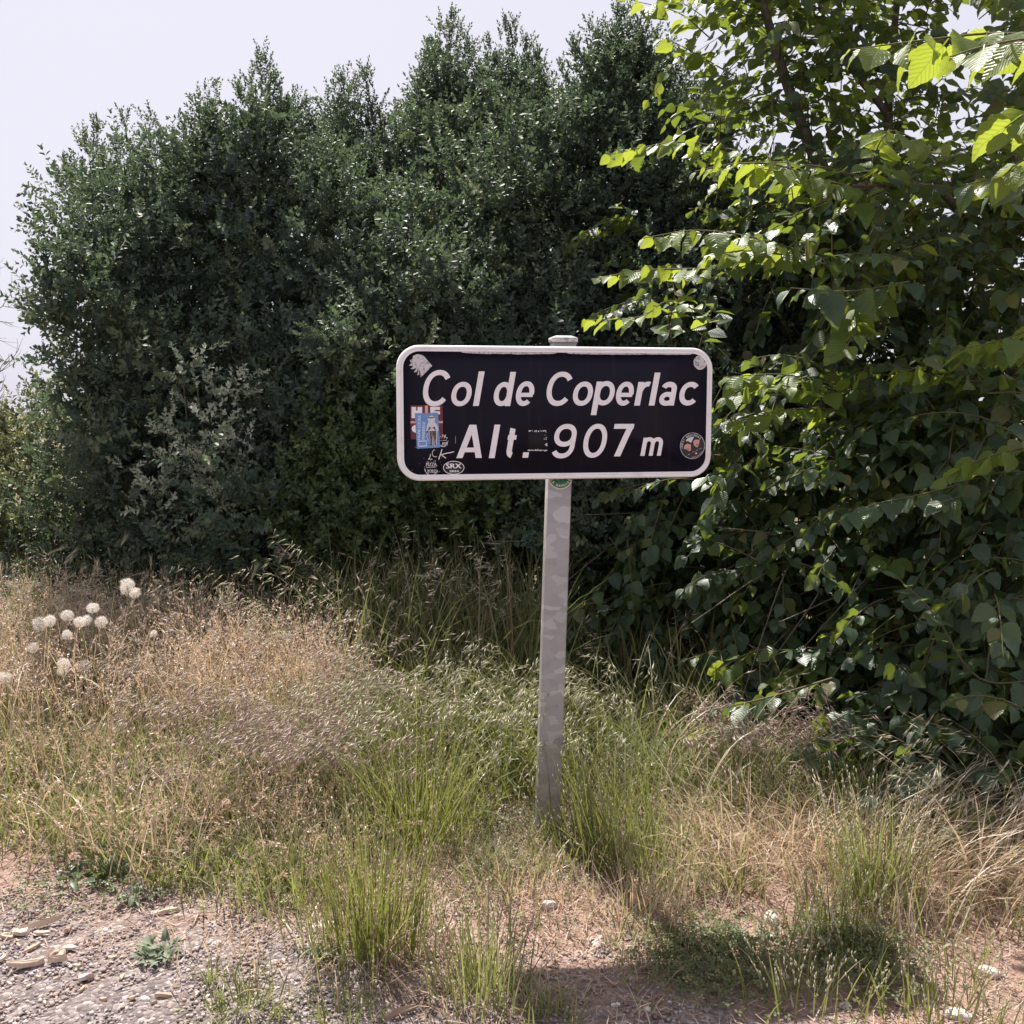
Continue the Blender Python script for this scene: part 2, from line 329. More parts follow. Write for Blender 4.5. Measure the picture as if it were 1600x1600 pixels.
def galva_mat(name, side=False):
    m, n, out = new_mat(name); L = n.links
    tc = N(n, 'ShaderNodeTexCoord'); mp = N(n, 'ShaderNodeMapping'); mp.inputs['Scale'].default_value = (26, 26, 44); L.new(tc.outputs['Object'], mp.inputs[0])
    dn = N(n, 'ShaderNodeTexNoise', Scale=0.7, Detail=1.0); L.new(mp.outputs[0], dn.inputs['Vector'])
    ad = n.nodes.new('ShaderNodeVectorMath'); ad.operation = 'ADD'; L.new(mp.outputs[0], ad.inputs[0])
    sc_ = n.nodes.new('ShaderNodeVectorMath'); sc_.operation = 'SCALE'; sc_.inputs['Scale'].default_value = 1.6; L.new(dn.outputs['Color'], sc_.inputs[0]); L.new(sc_.outputs[0], ad.inputs[1])
    vo = N(n, 'ShaderNodeTexVoronoi', Scale=1.0); L.new(ad.outputs[0], vo.inputs['Vector'])
    sp = N(n, 'ShaderNodeSeparateXYZ'); L.new(vo.outputs['Color'], sp.inputs[0])
    big = N(n, 'ShaderNodeTexNoise', Scale=3.0, Detail=3.0); L.new(tc.outputs['Object'], big.inputs['Vector'])
    c = ramp(n, sp.outputs[0], [(0.0, (0.325, 0.308, 0.305)), (0.5, (0.365, 0.345, 0.342)), (0.8, (0.385, 0.365, 0.362)), (0.86, (0.47, 0.45, 0.446)), (1.0, (0.52, 0.50, 0.496))])
    c = mixc(n, mth(n, 'MULTIPLY', big.outputs[0], 0.6), c, (0.36, 0.34, 0.336))
    sz_ = N(n, 'ShaderNodeSeparateXYZ'); L.new(tc.outputs['Object'], sz_.inputs[0])
    dirt = n.nodes.new('ShaderNodeMapRange'); L.new(mth(n, 'ADD', sz_.outputs[2], mth(n, 'MULTIPLY', big.outputs[0], 0.25)), dirt.inputs[0]); dirt.inputs[1].default_value = 0.42; dirt.inputs[2].default_value = 0.08
    sc2 = N(n, 'ShaderNodeTexNoise', Scale=90.0, Detail=5.0, Roughness=0.8); L.new(tc.outputs['Object'], sc2.inputs['Vector'])
    c = mixc(n, mth(n, 'MULTIPLY', dirt.outputs[0], mth(n, 'MULTIPLY', sc2.outputs[0], 1.1), True), c, (0.17, 0.13, 0.11))     # splashed earth near the ground
    sc3 = n.nodes.new('ShaderNodeMapRange'); L.new(sc2.outputs[0], sc3.inputs[0]); sc3.inputs[1].default_value = 0.62; sc3.inputs[2].default_value = 0.72; sc3.inputs[4].default_value = 0.5
    c = mixc(n, sc3.outputs[0], c, (0.22, 0.19, 0.185))
    bs = N(n, 'ShaderNodeBsdfPrincipled', Roughness=0.55, Metallic=0.25); bs.inputs['Specular IOR Level'].default_value = 0.4
    L.new(c, bs.inputs['Base Color'])
    nb = N(n, 'ShaderNodeTexNoise', Scale=300.0, Detail=2.0); L.new(tc.outputs['Object'], nb.inputs['Vector'])
    bp = N(n, 'ShaderNodeBump', Strength=0.12, Distance=0.001); L.new(nb.outputs[0], bp.inputs['Height']); L.new(bp.outputs[0], bs.inputs['Normal'])
    L.new(bs.outputs[0], out.inputs['Surface']); return m
M['galva'] = galva_mat('galvanised_steel')
M['cap'] = solid_mat('weathered_cap', (0.44, 0.42, 0.42), 0.7, 0.4, col2=(0.25, 0.2, 0.2), scale=70, lo=0.5, hi=0.62, bump=0.4, bscale=150)

ROT = R(10.5)
base = gnd(855, 1303); base = np.array([base[0], base[1] + 0.02, base[2]])
sign = empty('road_sign', base, ROT)
tag(sign, 'black road sign lettered in white on a galvanised steel post', 'road sign')
def to_local(p):
    d = np.asarray(p) - base; c, s_ = math.cos(-ROT), math.sin(-ROT)
    return np.array([d[0] * c - d[1] * s_, d[0] * s_ + d[1] * c, d[2]])
top = to_local(at(881, 528, base[1]))
def rrect(w_, h_, r, k=5):
    pts = []
    for cx, cy_, a0 in ((w_ / 2 - r, h_ / 2 - r, 0), (-w_ / 2 + r, h_ / 2 - r, 90), (-w_ / 2 + r, -h_ / 2 + r, 180), (w_ / 2 - r, -h_ / 2 + r, 270)):
        for q in range(k + 1):
            a = R(a0 + 90 * q / k); pts.append((cx + r * math.cos(a), cy_ + r * math.sin(a)))
    return np.array(pts)
def loft(g, rings, close_last=True, close_first=False):
    n = len(rings[0]); V = np.concatenate(rings); Q = []
    for a in range(len(rings) - 1):
        for b in range(n):
            Q.append((a * n + b, a * n + (b + 1) % n, (a + 1) * n + (b + 1) % n, (a + 1) * n + b))
    T = []
    V = list(map(tuple, V))
    for flag, ring in ((close_last, len(rings) - 1), (close_first, 0)):
        if flag:
            V.append(tuple(np.mean(rings[ring], axis=0))); c = len(V) - 1
            for b in range(n):
                t = (ring * n + b, ring * n + (b + 1) % n, c); T.append(t if ring else t[::-1])
    g.add(V, T, Q)
PW, PD = 0.070, 0.042
lean = np.array([top[0] / top[2], 0.0])
sec = rrect(PW, PD, 0.005, 4)
def pring(z, grow=0.0):
    k = (np.array([PW, PD]) + 2 * grow) / np.array([PW, PD])
    return np.stack([sec[:, 0] * k[0] + lean[0] * z, sec[:, 1] * k[1], np.full(len(sec), z)], 1)
g = Geo(); zt = top[2]
loft(g, [pring(-0.25), pring(0.0), pring(0.4), pring(0.8), pring(zt - 0.010)])
post = g.build('post', M['galva'], sign)
g = Geo()
loft(g, [pring(zt - 0.0125, 0.0015), pring(zt - 0.0125, 0.0035), pring(zt - 0.0005, 0.0035), pring(zt + 0.001, 0.001), pring(zt + 0.0065, -0.012)])
cap_o = g.build('post_cap', M['cap'], sign); cap_o['label'] = 'weathered speckled cap'

# plate
depth = base[1] - 0.05
cpt = to_local(at(873.0, 645.6, depth)); scl = (depth * CP) / F_PX          # metres per photo pixel at the plate
SH = 205.6 * scl * 1.003; SW = 495.1 * scl / math.cos(ROT) * 1.0
CX, CZ, FY = cpt[0], cpt[2], -0.062                                          # plate centre and its front plane (local)
def srect(inset, y):
    p = rrect(SW - 2 * inset, SH - 2 * inset, max(0.062 - inset, 0.01), 10)
    return np.stack([p[:, 0] + CX, np.full(len(p), y), p[:, 1] + CZ], 1)
g = Geo()
loft(g, [srect(0.016, FY + 0.034), srect(0.004, FY + 0.034), srect(0.0, FY + 0.030), srect(0.0, FY + 0.007), srect(0.0012, FY + 0.003), srect(0.004, FY), srect(0.0090, FY),
         srect(0.0102, FY + 0.0022), srect(0.0112, FY + 0.0022), srect(0.0120, FY + 0.0006), srect(0.0165, FY + 0.0006), srect(0.0175, FY + 0.0036)], False)
fr = g.build('frame', M['white_frame'], sign, True)
for e_ in fr.data.polygons: e_.use_smooth = False
g = Geo(); loft(g, [srect(0.0172, FY + 0.0060), srect(0.0172, FY + 0.003)], True, True)
plate = g.build('face_plate', M['face'], sign); plate['label'] = 'glossy black sign face'
g = Geo(); loft(g, [srect(0.0172, FY + 0.0125), srect(0.0172, FY + 0.0085)], True, True)
g.build('back_plate', M['grey_back'], sign)
def box(g, c, s):
    c = np.array(c); s = np.array(s) / 2
    V = [c + s * np.array((a, b, d)) for a in (-1, 1) for b in (-1, 1) for d in (-1, 1)]
    g.add(V, None, [(0, 1, 3, 2), (4, 6, 7, 5), (0, 4, 5, 1), (2, 3, 7, 6), (0, 2, 6, 4), (1, 5, 7, 3)])
for dz in (-0.09, 0.09):
    g = Geo(); box(g, (CX, FY + 0.0225, CZ + dz), (SW - 0.09, 0.0185, 0.035)); g.build('rail', M['grey_back'], sign)
    g = Geo(); px_ = lean[0] * (CZ + dz)
    for s_ in (-1, 1): box(g, (px_ + s_ * (PW / 2 + 0.004), -0.0035, CZ + dz), (0.004, 0.055, 0.03))
    box(g, (px_, PD / 2 + 0.0035, CZ + dz), (PW + 0.012, 0.004, 0.03)); g.build('clamp', M['grey_back'], sign)

# flat print: everything is placed from pixels of the photo's sign into the plate's own x/z plane
X0, X1 = 619.6, 1114.7
def uv(px, py):
    a = (px - X0) / 210.0; b = (X1 - px) / 200.6; t = a / (a + b)
    f = (px - X0) / (X1 - X0); tp = 540.2 + f * 5.6; bt = 750.2 - f * 3.6
    return np.array([CX + (t - 0.5) * SW, CZ + (0.5 - (py - tp) / (bt - tp)) * SH])
FACE = FY + 0.003
def flat(g, pts2, y, T=None, Q=None):
    p = np.asarray(pts2, float); g.add(np.stack([p[:, 0], np.full(len(p), y), p[:, 1]], 1), T, Q)
def poly(g, pts2, y):
    n = len(pts2); p = np.vstack([pts2, np.mean(pts2, axis=0)])
    flat(g, p, y, [(k, (k + 1) % n, n) for k in range(n)])
def ribbon(g, pts2, wd, y, closed=False):
    p = np.asarray(pts2, float); n = len(p)
    if closed: t = norm(np.roll(p, -1, 0) - np.roll(p, 1, 0))
    else: t = norm(np.gradient(p, axis=0))
    nn = np.stack([-t[:, 1], t[:, 0]], 1) * (np.asarray(wd).reshape(-1, 1) / 2 if np.ndim(wd) else wd / 2)
    V = np.concatenate([p + nn, p - nn]); m_ = n if closed else n - 1
    flat(g, V, y, None, [(k, (k + 1) % n, n + (k + 1) % n, n + k) for k in range(m_)])
def sell(cx, cy_, rx, ry, a0, a1, k=26, e=2.15):
    a = np.radians(np.linspace(a0, a1, k)); c, s_ = np.cos(a), np.sin(a)
    return np.stack([cx + rx * np.sign(c) * np.abs(c) ** (2 / e), cy_ + ry * np.sign(s_) * np.abs(s_) ** (2 / e)], 1)
SLANT = 0.175
def glyph_strokes(ch, w_, h_, s):          # unslanted box w x h, stem s, bowls thinner; y up from the base line
    b = s * .83; q = b / 2; qs = s / 2; ln = lambda *p: np.array(p, float)
    full = lambda cx, cy_, rx, ry: ('c', sell(cx, cy_, rx, ry, 0, 360 - 360 / 40, 40), b)
    if ch in 'Cc': return [('o', sell(w_ / 2 + (w_ * .05), h_ / 2, w_ / 2 - q + w_ * .05, h_ / 2 - q, 36 if ch == 'C' else 42, 320, 40), b * 1.04)]
    if ch in 'o0': return [full(w_ / 2, h_ / 2, w_ / 2 - q, h_ / 2 - q)]
    if ch == 'l': return [('o', ln((w_ / 2, 0), (w_ / 2, h_)), s)]
    x = h_ * 0.705
    if ch == 'd': return [full(w_ / 2 - s * .06, x / 2, w_ / 2 - q - s * .06, x / 2 - q), ('o', ln((w_ - qs, 0), (w_ - qs, h_)), s * .96)]
    if ch == 'p':
        dsc = h_ * 0.285; xx = h_ - dsc
        return [full(w_ / 2 + s * .06, dsc + xx / 2, w_ / 2 - q - s * .06, xx / 2 - q), ('o', ln((qs, 0), (qs, h_ * .985)), s * .96)]
    if ch == 'e': return [('o', sell(w_ / 2, h_ / 2, w_ / 2 - q, h_ / 2 - q, -4, 314, 40), b), ('o', ln((q, h_ * .45), (w_ - q * .4, h_ * .45)), b * .85)]
    if ch == 'r': return [('o', ln((qs, 0), (qs, h_ * .985)), s), ('o', sell(qs + w_ * .62, h_ * .42, w_ * .60, h_ * .58 - q, 176, 76, 16), b)]
    if ch == 'a':
        return [('o', np.vstack([sell(w_ / 2, h_ * .68, w_ / 2 - q, h_ * .32 - q, 160, 10, 18), ln((w_ - q, h_ * .5), (w_ - q, 0))]), b * 1.08),
                full(w_ / 2 - s * .04, h_ * .285, w_ / 2 - q - s * .04, h_ * .285 - q * .9)]
    if ch == 'A':
        return [('o', ln((qs, 0), (w_ * .43 - qs * .12, h_)), s), ('o', ln((w_ - qs, 0), (w_ * .43 + qs * .12, h_)), s), ('o', ln((w_ * .2, h_ * .245), (w_ * .8, h_ * .245)), b * .95)]
    if ch == 't':
        return [('o', np.vstack([ln((w_ * .42, h_), (w_ * .42, h_ * .6), (w_ * .42, h_ * .3)), sell(w_ * .42 + w_ * .45, h_ * .27, w_ * .45, h_ * .27 - q, 185, 262, 10)]), s * .92),
                ('o', ln((0, h_ * .68), (w_, h_ * .68)), b * .95)]
    if ch == '.': return [('o', ln((w_ / 2, 0), (w_ / 2, h_)), s)]
    if ch == '9':
        return [full(w_ / 2, h_ * .67, w_ / 2 - q, h_ * .33 - q), ('o', np.vstack([ln((w_ - q, h_ * .66), (w_ - q, h_ * .5)), sell(w_ / 2 - q * .2, h_ * .36, w_ / 2 - q * .8, h_ * .36 - q, 8, -150, 24)]), b)]
    if ch == '7': return [('o', ln((0, h_ - q), (w_, h_ - q)), b), ('o', np.array([(w_ - qs * .95, h_ - q * .6), (w_ * .66, h_ * .55), (w_ * .42, 0)]), s)]
    if ch == 'm':
        hw = (w_ - s) / 2
        out = [('o', ln((qs, 0), (qs, h_ * .985)), s)]
        for k in (0, 1):
            x0 = qs + k * hw
            out.append(('o', np.vstack([sell(x0 + hw / 2, h_ * .62, hw / 2, h_ * .38 - q, 172, 8, 14), ln((x0 + hw, h_ * .5), (x0 + hw, 0))]), s * .92))
        return out
ZM = 1600 / 540.0
def letter(ch, x0, x1, y0, y1, s=27.0):
    x0, x1, y0, y1 = [v / ZM for v in (x0, x1, y0, y1)]; s = s / ZM
    h_ = y1 - y0; sh = SLANT * h_; W_ = x1 - x0; dx = 0.0
    if ch in 'Ccoe09': w_ = 2 * math.sqrt((W_ / 2) ** 2 - (sh / 2) ** 2); dx = (W_ - w_ - sh) / 2      # a slanted bowl is narrower than its box
    elif ch == 'd': w_ = W_ - .78 * sh; dx = -.22 * sh
    elif ch == 'p': w_ = W_ - .72 * sh
    elif ch == 'a': w_ = W_ - .58 * sh; dx = -.30 * sh
    elif ch == 'A': w_ = W_
    elif ch == '7': w_ = W_ * .97; dx = -.88 * sh
    else: w_ = W_ - sh
    if ch == '.': w_ = s; 
    o_ = uv(600 + x0, 500 + y1); sx_ = (uv(600 + x1, 500 + y1) - o_)[0] / (x1 - x0); sy_ = (uv(600 + x0, 500 + y0) - o_)[1] / h_
    g = Geo()
    for k, (kind, p, sw) in enumerate(glyph_strokes(ch, w_, h_, s)):
        # widen along slant: build the ribbon unslanted then shear
        t = norm(np.roll(p, -1, 0) - np.roll(p, 1, 0)) if kind == 'c' else norm(np.gradient(p, axis=0))
        nn = np.stack([-t[:, 1], t[:, 0]], 1) * sw / 2
        if ch == 'A' and k < 2: nn = np.tile(np.array([[s * .53, 0]]), (len(p), 1))
        if ch == '7' and k == 1: nn = np.tile(np.array([[s * .55, 0]]), (len(p), 1))
        V = np.concatenate([p + nn, p - nn]); n = len(p); m_ = n if kind == 'c' else n - 1
        if ch == 't' and k == 0: V[0, 1] -= 2.0
        V[:, 0] += SLANT * V[:, 1] + dx
        W = np.stack([o_[0] + V[:, 0] * sx_, o_[1] + V[:, 1] * sy_], 1)
        flat(g, W, FACE - 0.0008 - 0.00015 * k, None, [(b, (b + 1) % n, n + (b + 1) % n, n + b) for b in range(m_)])
    return g.build('letter', M['white_print'], sign)
for a in [('C', 178, 296, 233, 398), ('o', 308, 402, 287, 398), ('l', 408, 462, 240, 397), ('d', 502, 608, 242, 398), ('e', 607, 692, 285, 398),
          ('C', 750, 862, 242, 398), ('o', 872, 965, 287, 398), ('p', 955, 1068, 285, 441), ('e', 1073, 1156, 288, 398), ('r', 1158, 1232, 288, 398),
          ('l', 1226, 1280, 247, 398), ('a', 1276, 1360, 290, 398), ('c', 1370, 1456, 290, 398),
          ('A', 330, 447, 483, 636), ('l', 480, 535, 483, 637), ('t', 553, 617, 498, 636), ('.', 637, 664, 611, 636),
          ('9', 780, 887, 481, 640), ('0', 922, 1033, 481, 638), ('7', 1065, 1160, 482, 632)]: letter(*a)
letter('m', 1190, 1302, 545, 630, 20)

# ---- stickers, scratches, worn paint (flat things on the plate)
def px_poly(g, pts, y): poly(g, np.array([uv(*p) for p in pts]), y)
def px_line(g, pts, wpx, y, closed=False): ribbon(g, np.array([uv(*p) for p in pts]), wpx * scl, y, closed)
def px_disc(g, cx, cy_, r, y, ry=None, k=32):
    px_poly(g, [(cx + r * math.cos(a), cy_ + (ry or r) * math.sin(a)) for a in np.linspace(0, 2 * math.pi, k, endpoint=False)], y)
def px_ring(g, cx, cy_, r, wpx, y, ry=None, k=40):
    px_line(g, [(cx + r * math.cos(a), cy_ + (ry or r) * math.sin(a)) for a in np.linspace(0, 2 * math.pi, k, endpoint=False)], wpx, y, True)
FONT_CACHE = {}
def text_mesh(s):
    if s not in FONT_CACHE:
        cu = bpy.data.curves.new('print', 'FONT'); cu.body = s; cu.align_x = 'CENTER'; cu.resolution_u = 3
        o = bpy.data.objects.new('print', cu); COL.objects.link(o)
        dg = bpy.context.evaluated_depsgraph_get(); me = o.evaluated_get(dg).to_mesh()
        V = np.array([v.co[:2] for v in me.vertices]); me.calc_loop_triangles()
        T = np.array([t.vertices[:] for t in me.loop_triangles])
        o.evaluated_get(dg).to_mesh_clear(); bpy.data.objects.remove(o); bpy.data.curves.remove(cu)
        FONT_CACHE[s] = (V, T)
    return FONT_CACHE[s]
def put_text(g, s, cx, cy_, hpx, y, rot=0.0, wide=1.0, bold=0.0, fit=None):
    V, T = text_mesh(s); V = V.copy(); lo, hi = V.min(0), V.max(0)
    V -= (lo + hi) / 2; k = hpx / 0.70; kx = k * wide
    if fit: kx = fit / (hi[0] - lo[0])
    V = V * np.array([kx, k]); a = R(rot); ca, sa = math.cos(a), math.sin(a)
    P = np.stack([cx + V[:, 0] * ca - V[:, 1] * sa, cy_ - (V[:, 0] * sa + V[:, 1] * ca)], 1)
    for q, d in enumerate(((0, 0), (bold, 0)) if bold else ((0, 0),)):
        flat(g, np.array([uv(p[0] + d[0] * ca, p[1] - d[0] * sa) for p in P]), y - q * 0.00008, T)
def arc_text(g, s, cx, cy_, r, a_mid, step, hpx, y, inner=False, wide=1.0, bold=0.0):   # angle clockwise from up, degrees
    for k, ch in enumerate(s):
        if ch == ' ': continue
        d = (k - (len(s) - 1) / 2) * step
        a = a_mid + (d if not inner else -d)
        x = cx + r * math.sin(R(a)); yy = cy_ - r * math.cos(R(a))
        put_text(g, ch, x, yy, hpx, y, (-a if not inner else 180 - a), wide, bold)
def Y_(n): return FACE - 0.0007 - 0.0002 * n
def sticker(label, mat, fn, n=0):
    g = Geo(); fn(g, Y_(n)); o = g.build('sticker', mat, sign); o['label'] = label; return o
def printed(parent, mat, fn, n):
    g = Geo(); fn(g, Y_(n)); return g.build('print', mat, parent)
Z8 = 13.0 / 160.0                              # zoom factor of the corner study: px = 630 + x*Z8, 620 + y*Z8
def z8(*p): return [(630 + a * Z8, 620 + b * Z8) for a, b in p]
st = sticker('maroon square sticker with white block letters', M['maroon'], lambda g, y: px_poly(g, z8((122, 160), (742, 160), (745, 800), (128, 800)), y))
printed(st, M['salmon'], lambda g, y: px_poly(g, z8((404, 162), (458, 162), (462, 798), (408, 798)), y), 1)
printed(st, M['salmon'], lambda g, y: px_poly(g, z8((124, 458), (744, 458), (744, 496), (124, 496)), y - 0.0001), 1)
def f(g, y):
    for b in (((145, 188), (232, 188), (232, 400), (145, 400)), ((260, 188), (348, 188), (348, 400), (260, 400)), ((232, 258), (260, 258), (260, 330), (232, 330)),
              ((505, 188), (592, 188), (592, 430), (505, 430)), ((592, 188), (690, 188), (690, 246), (592, 246)), ((592, 272), (690, 272), (690, 330), (592, 330))): px_poly(g, z8(*b), y)
printed(st, M['white_print'], f, 2)['kind'] = 'stuff'
for cx in (250, 600): printed(st, M['white_print'], lambda g, y: px_line(g, z8(*[(cx + 72 * math.cos(t), 602 - 45 * math.sin(t)) for t in np.radians(np.linspace(60, 300, 20))]), 5.2, y), 2)
st = sticker('light blue sticker with a drawn figure and white capitals', M['blue'], lambda g, y: px_poly(g, z8((206, 308), (650, 296), (690, 958), (240, 982)), y), 5)
def f(g, y):
    put_text(g, 'FAUNE LOCALE', 630 + 284 * Z8, 620 + 580 * Z8, 4.6, y, 88, fit=468 * Z8, bold=0.5)
    put_text(g, 'MARSEILLE', 630 + 370 * Z8, 620 + 640 * Z8, 4.6, y, 88, fit=330 * Z8, bold=0.5)
    px_line(g, z8((272, 838), (420, 832), (426, 928), (276, 934)), 2.0, y, True)
printed(st, M['skyblue'], f, 6)['kind'] = 'stuff'
def f(g, y):                                    # pale outline and upper half of the standing figure
    px_disc(g, *z8((524, 420))[0], 6.0, y, 5.4); px_poly(g, z8((448, 360), (500, 380), (470, 440)), y - .00006); px_poly(g, z8((600, 360), (545, 380), (580, 440)), y - .00006)
    px_poly(g, z8((470, 470), (580, 468), (640, 540), (655, 640), (610, 640), (590, 560), (600, 640), (470, 645), (470, 560), (450, 645), (420, 640), (440, 530)), y - .00012)
    px_line(g, z8((440, 680), (430, 760), (470, 830)), 0.9, y)
    px_poly(g, z8((465, 640), (640, 635), (628, 740), (620, 925), (570, 930), (556, 760), (548, 760), (545, 900), (460, 930), (500, 860), (480, 740)), y - .00018)
printed(st, M['figure_grey'], f, 7)['kind'] = 'stuff'
def f(g, y):
    px_poly(g, z8((478, 645), (618, 640), (612, 735), (548, 740), (490, 740)), y); px_poly(g, z8((490, 738), (542, 738), (532, 880), (505, 880)), y - .0001)
    px_poly(g, z8((556, 738), (612, 734), (604, 880), (582, 885)), y - .0001); px_poly(g, z8((535, 880), (505, 878), (462, 915), (525, 915)), y - .0002); px_poly(g, z8((605, 880), (580, 882), (578, 920), (612, 916)), y - .0002)
    px_poly(g, z8((455, 362), (488, 384), (470, 410)), y); px_poly(g, z8((592, 360), (560, 384), (578, 408)), y); px_poly(g, z8((482, 384), (560, 382), (556, 402), (486, 404)), y - .0001)
    px_disc(g, *z8((448, 660))[0], 1.4, y, k=8)
printed(st, M['figure_brown'], f, 9)['kind'] = 'stuff'
def torn(cx, cy_, r, n_, seed, ang=None, jag=0.35):
    q = np.random.default_rng(seed); a = np.linspace(0, 2 * math.pi, n_, endpoint=False)
    rr_ = r * (1 - jag * q.random(n_) * (1 if ang is None else (np.cos(a - ang) > -0.2)))
    return [(cx + x * math.cos(t), cy_ + x * math.sin(t)) for x, t in zip(rr_, a)]
# half scraped sticker, top left
def f(g, y):
    px_poly(g, [(645, 557), (652, 554.5), (660, 556), (663, 559), (674.5, 572.5), (669, 578), (661, 586), (656, 590), (657, 585), (651, 586.5), (653, 582), (646, 582), (649, 578), (641, 577), (645.5, 573), (638.5, 572), (642, 568.5), (640, 563.5), (644, 562)], y)
sticker('white sticker scraped half away in the upper left corner', M['worn_white'], f)
st = sticker('round white sticker worn at its edge in the upper right corner', M['worn_white'], lambda g, y: px_disc(g, 1094.2, 568, 10.6, y, 11.2))
printed(st, M['black_print'], lambda g, y: (px_ring(g, 1089.5, 570, 2.6, 0.8, y), px_line(g, [(1086, 565), (1092, 574), (1096, 576)], 0.7, y - .0001)), 1)
# oval
st = sticker('black oval sticker outlined in white', M['black_print'], lambda g, y: px_disc(g, 707, 729.6, 16.4, y, 10.2))
printed(st, M['white_print'], lambda g, y: (px_ring(g, 707, 729.6, 16.2, 0.9, y, 10.1), put_text(g, 'SRX', 706.6, 726.8, 7.6, y - .0001, fit=23.5, bold=0.9), put_text(g, '2024', 707.2, 735.0, 3.2, y - .0001, fit=14.5, bold=0.7)), 1)
# two scribbled round white prints
def scrib(g, y, cx, cy_, r, words, seed):
    q = np.random.default_rng(seed)
    px_line(g, [(cx + r * math.cos(a), cy_ + r * 1.15 * math.sin(a)) for a in np.radians(np.linspace(20, 175, 16))], 1.3, y)
    px_line(g, [(cx - r * .8, cy_ - .5), (cx + r * .75, cy_ - 1.2)], 0.8, y)
    for s, dx, dy, h_ in words: put_text(g, s, cx + dx, cy_ + dy, h_, y - .0001, fit=len(s) * h_ * .62, bold=0.5)
    for _ in range(26):
        a = q.random() * 6.28; rr_ = r * (0.72 + .3 * q.random()); x, z_ = cx + rr_ * math.cos(a), cy_ + rr_ * 1.1 * math.sin(a)
        px_line(g, [(x, z_), (x + q.normal(0, 1.2), z_ + q.normal(0, 1.2))], 0.7, y - .0002)
sticker('scribbled round white sticker with rubbed lettering', M['worn_white'], lambda g, y: scrib(g, y, 671.8, 729.5, 10.3, [('PIZZA', 0, -5.2, 5.2), ('YOLO', 0.5, 5.2, 5.6)], 1))
sticker('rubbed white sticker behind the blue one', M['worn_white'], lambda g, y: (scrib(g, y, 690.5, 688, 7.5, [('AVE', 2.5, 4.0, 5.0)], 3), px_line(g, [(690, 678), (697, 684)], 1.1, y - .0003), px_line(g, [(692, 684), (695, 678)], 1.0, y - .0004)), 3)
# scratched initials
def f(g, y):
    px_line(g, [(671, 708), (669.5, 714), (667.5, 716)], 0.9, y); px_line(g, [(667, 716), (673.5, 716)], 0.9, y - .0001)
    a = np.radians(np.linspace(100, 300, 12)); px_line(g, [(678.5 + 5 * math.cos(t), 707 - 5.6 * math.sin(t)) for t in a], 0.7, y)
    px_line(g, [(689, 700.5), (686.5, 708), (683.5, 716.5)], 1.3, y); px_line(g, [(685.5, 709.5), (696, 707), (707.5, 704.8)], 1.2, y - .0001); px_line(g, [(687.5, 709), (695, 714.8)], 1.1, y - .0002)
sticker('white scrawled initials', M['white_print'], f)
# traces of a removed sticker beside the full stop
def f(g, y):
    q = np.random.default_rng(5)
    px_poly(g, [(823.5, 702.3), (854.5, 702.6), (854.5, 704), (823.5, 703.9)], y)
    px_poly(g, [(850, 694), (854.3, 691.5), (854.3, 697.5)], y)
    for _ in range(60):
        e = q.random()
        if e < .55: x, z_ = 825 + q.random() * 28, 672.5 + abs(q.normal(0, 1.0))
        elif e < .8: x, z_ = 851 + q.normal(0, 1.4), 673 + q.random() * 13
        else: x, z_ = 824 + q.random() * 30, 703 + q.normal(0, .8)
        px_poly(g, torn(x, z_, 0.5 + q.random() * .9, 6, int(q.integers(1e6))), y - 0.0001 - q.random() * .0004)
sticker('pale crumbs of a sticker that was peeled off', M['worn_white'], f)['kind'] = 'stuff'
g = Geo(); box(g, (uv(839, 688)[0], FACE - 0.0003, uv(839, 688)[1]), (30 * scl, 0.0003, 29 * scl)); o = g.build('sticker', M['stain'], sign); o['label'] = 'square dark glue stain'
# round portrait sticker
st = sticker('round charcoal sticker with two pink faces and lettering round its rim', M['dark_sticker'], lambda g, y: px_disc(g, 1084.4, 697.3, 20.2, y, 21.0))
K9 = 1 / 20.0
def z9(*p): return [(1050 + a * K9, 660 + b * K9) for a, b in p]
def f(g, y):
    px_ring(g, 1084.4, 697.3, 19.3, 0.75, y, 20.2); arc_text(g, 'HORST BROTHERS', 1084.4, 697.3, 16.6, -27, 11.2, 3.0, y, bold=0.35)
    arc_text(g, 'Deutschland', 1084.4, 697.3, 18.0, 152, 5.4, 1.7, y, inner=True, bold=0.25)
    for a, b in ((545, 1035), (690, 950), (790, 905), (900, 855)): px_line(g, z9((a, b), (a + 75, b - 35)), 0.6, y)
printed(st, M['worn_white'], f, 1)
printed(st, M['figure_grey'], lambda g, y: px_poly(g, z9((470, 600), (520, 520), (620, 470), (740, 465), (690, 560), (640, 660), (560, 600)), y), 1)
for pts, hair in (([(450, 700), (500, 665), (590, 655), (640, 720), (640, 870), (610, 915), (540, 890), (490, 850), (430, 855), (420, 790)], [(420, 740), (440, 640), (520, 605), (610, 630), (640, 710), (590, 668), (470, 690)]),
                  ([(715, 600), (780, 545), (860, 545), (915, 560), (905, 640), (885, 740), (830, 800), (760, 760), (722, 700)], [(690, 600), (710, 520), (800, 485), (880, 510), (905, 560), (850, 552), (770, 548), (715, 590)])):
    printed(st, M['skin_print'], lambda g, y: px_poly(g, z9(*pts), y), 2); printed(st, M['black_print'], lambda g, y: (px_poly(g, z9(*hair), y), px_line(g, z9((np.mean([p[0] for p in pts]) - 20, np.mean([p[1] for p in pts]) + 60), (np.mean([p[0] for p in pts]) + 45, np.mean([p[1] for p in pts]) + 50)), 0.9, y)), 3)
printed(st, M['red_print'], lambda g, y: px_poly(g, z9((765, 950), (840, 935), (855, 1010), (780, 1030)), y), 2)
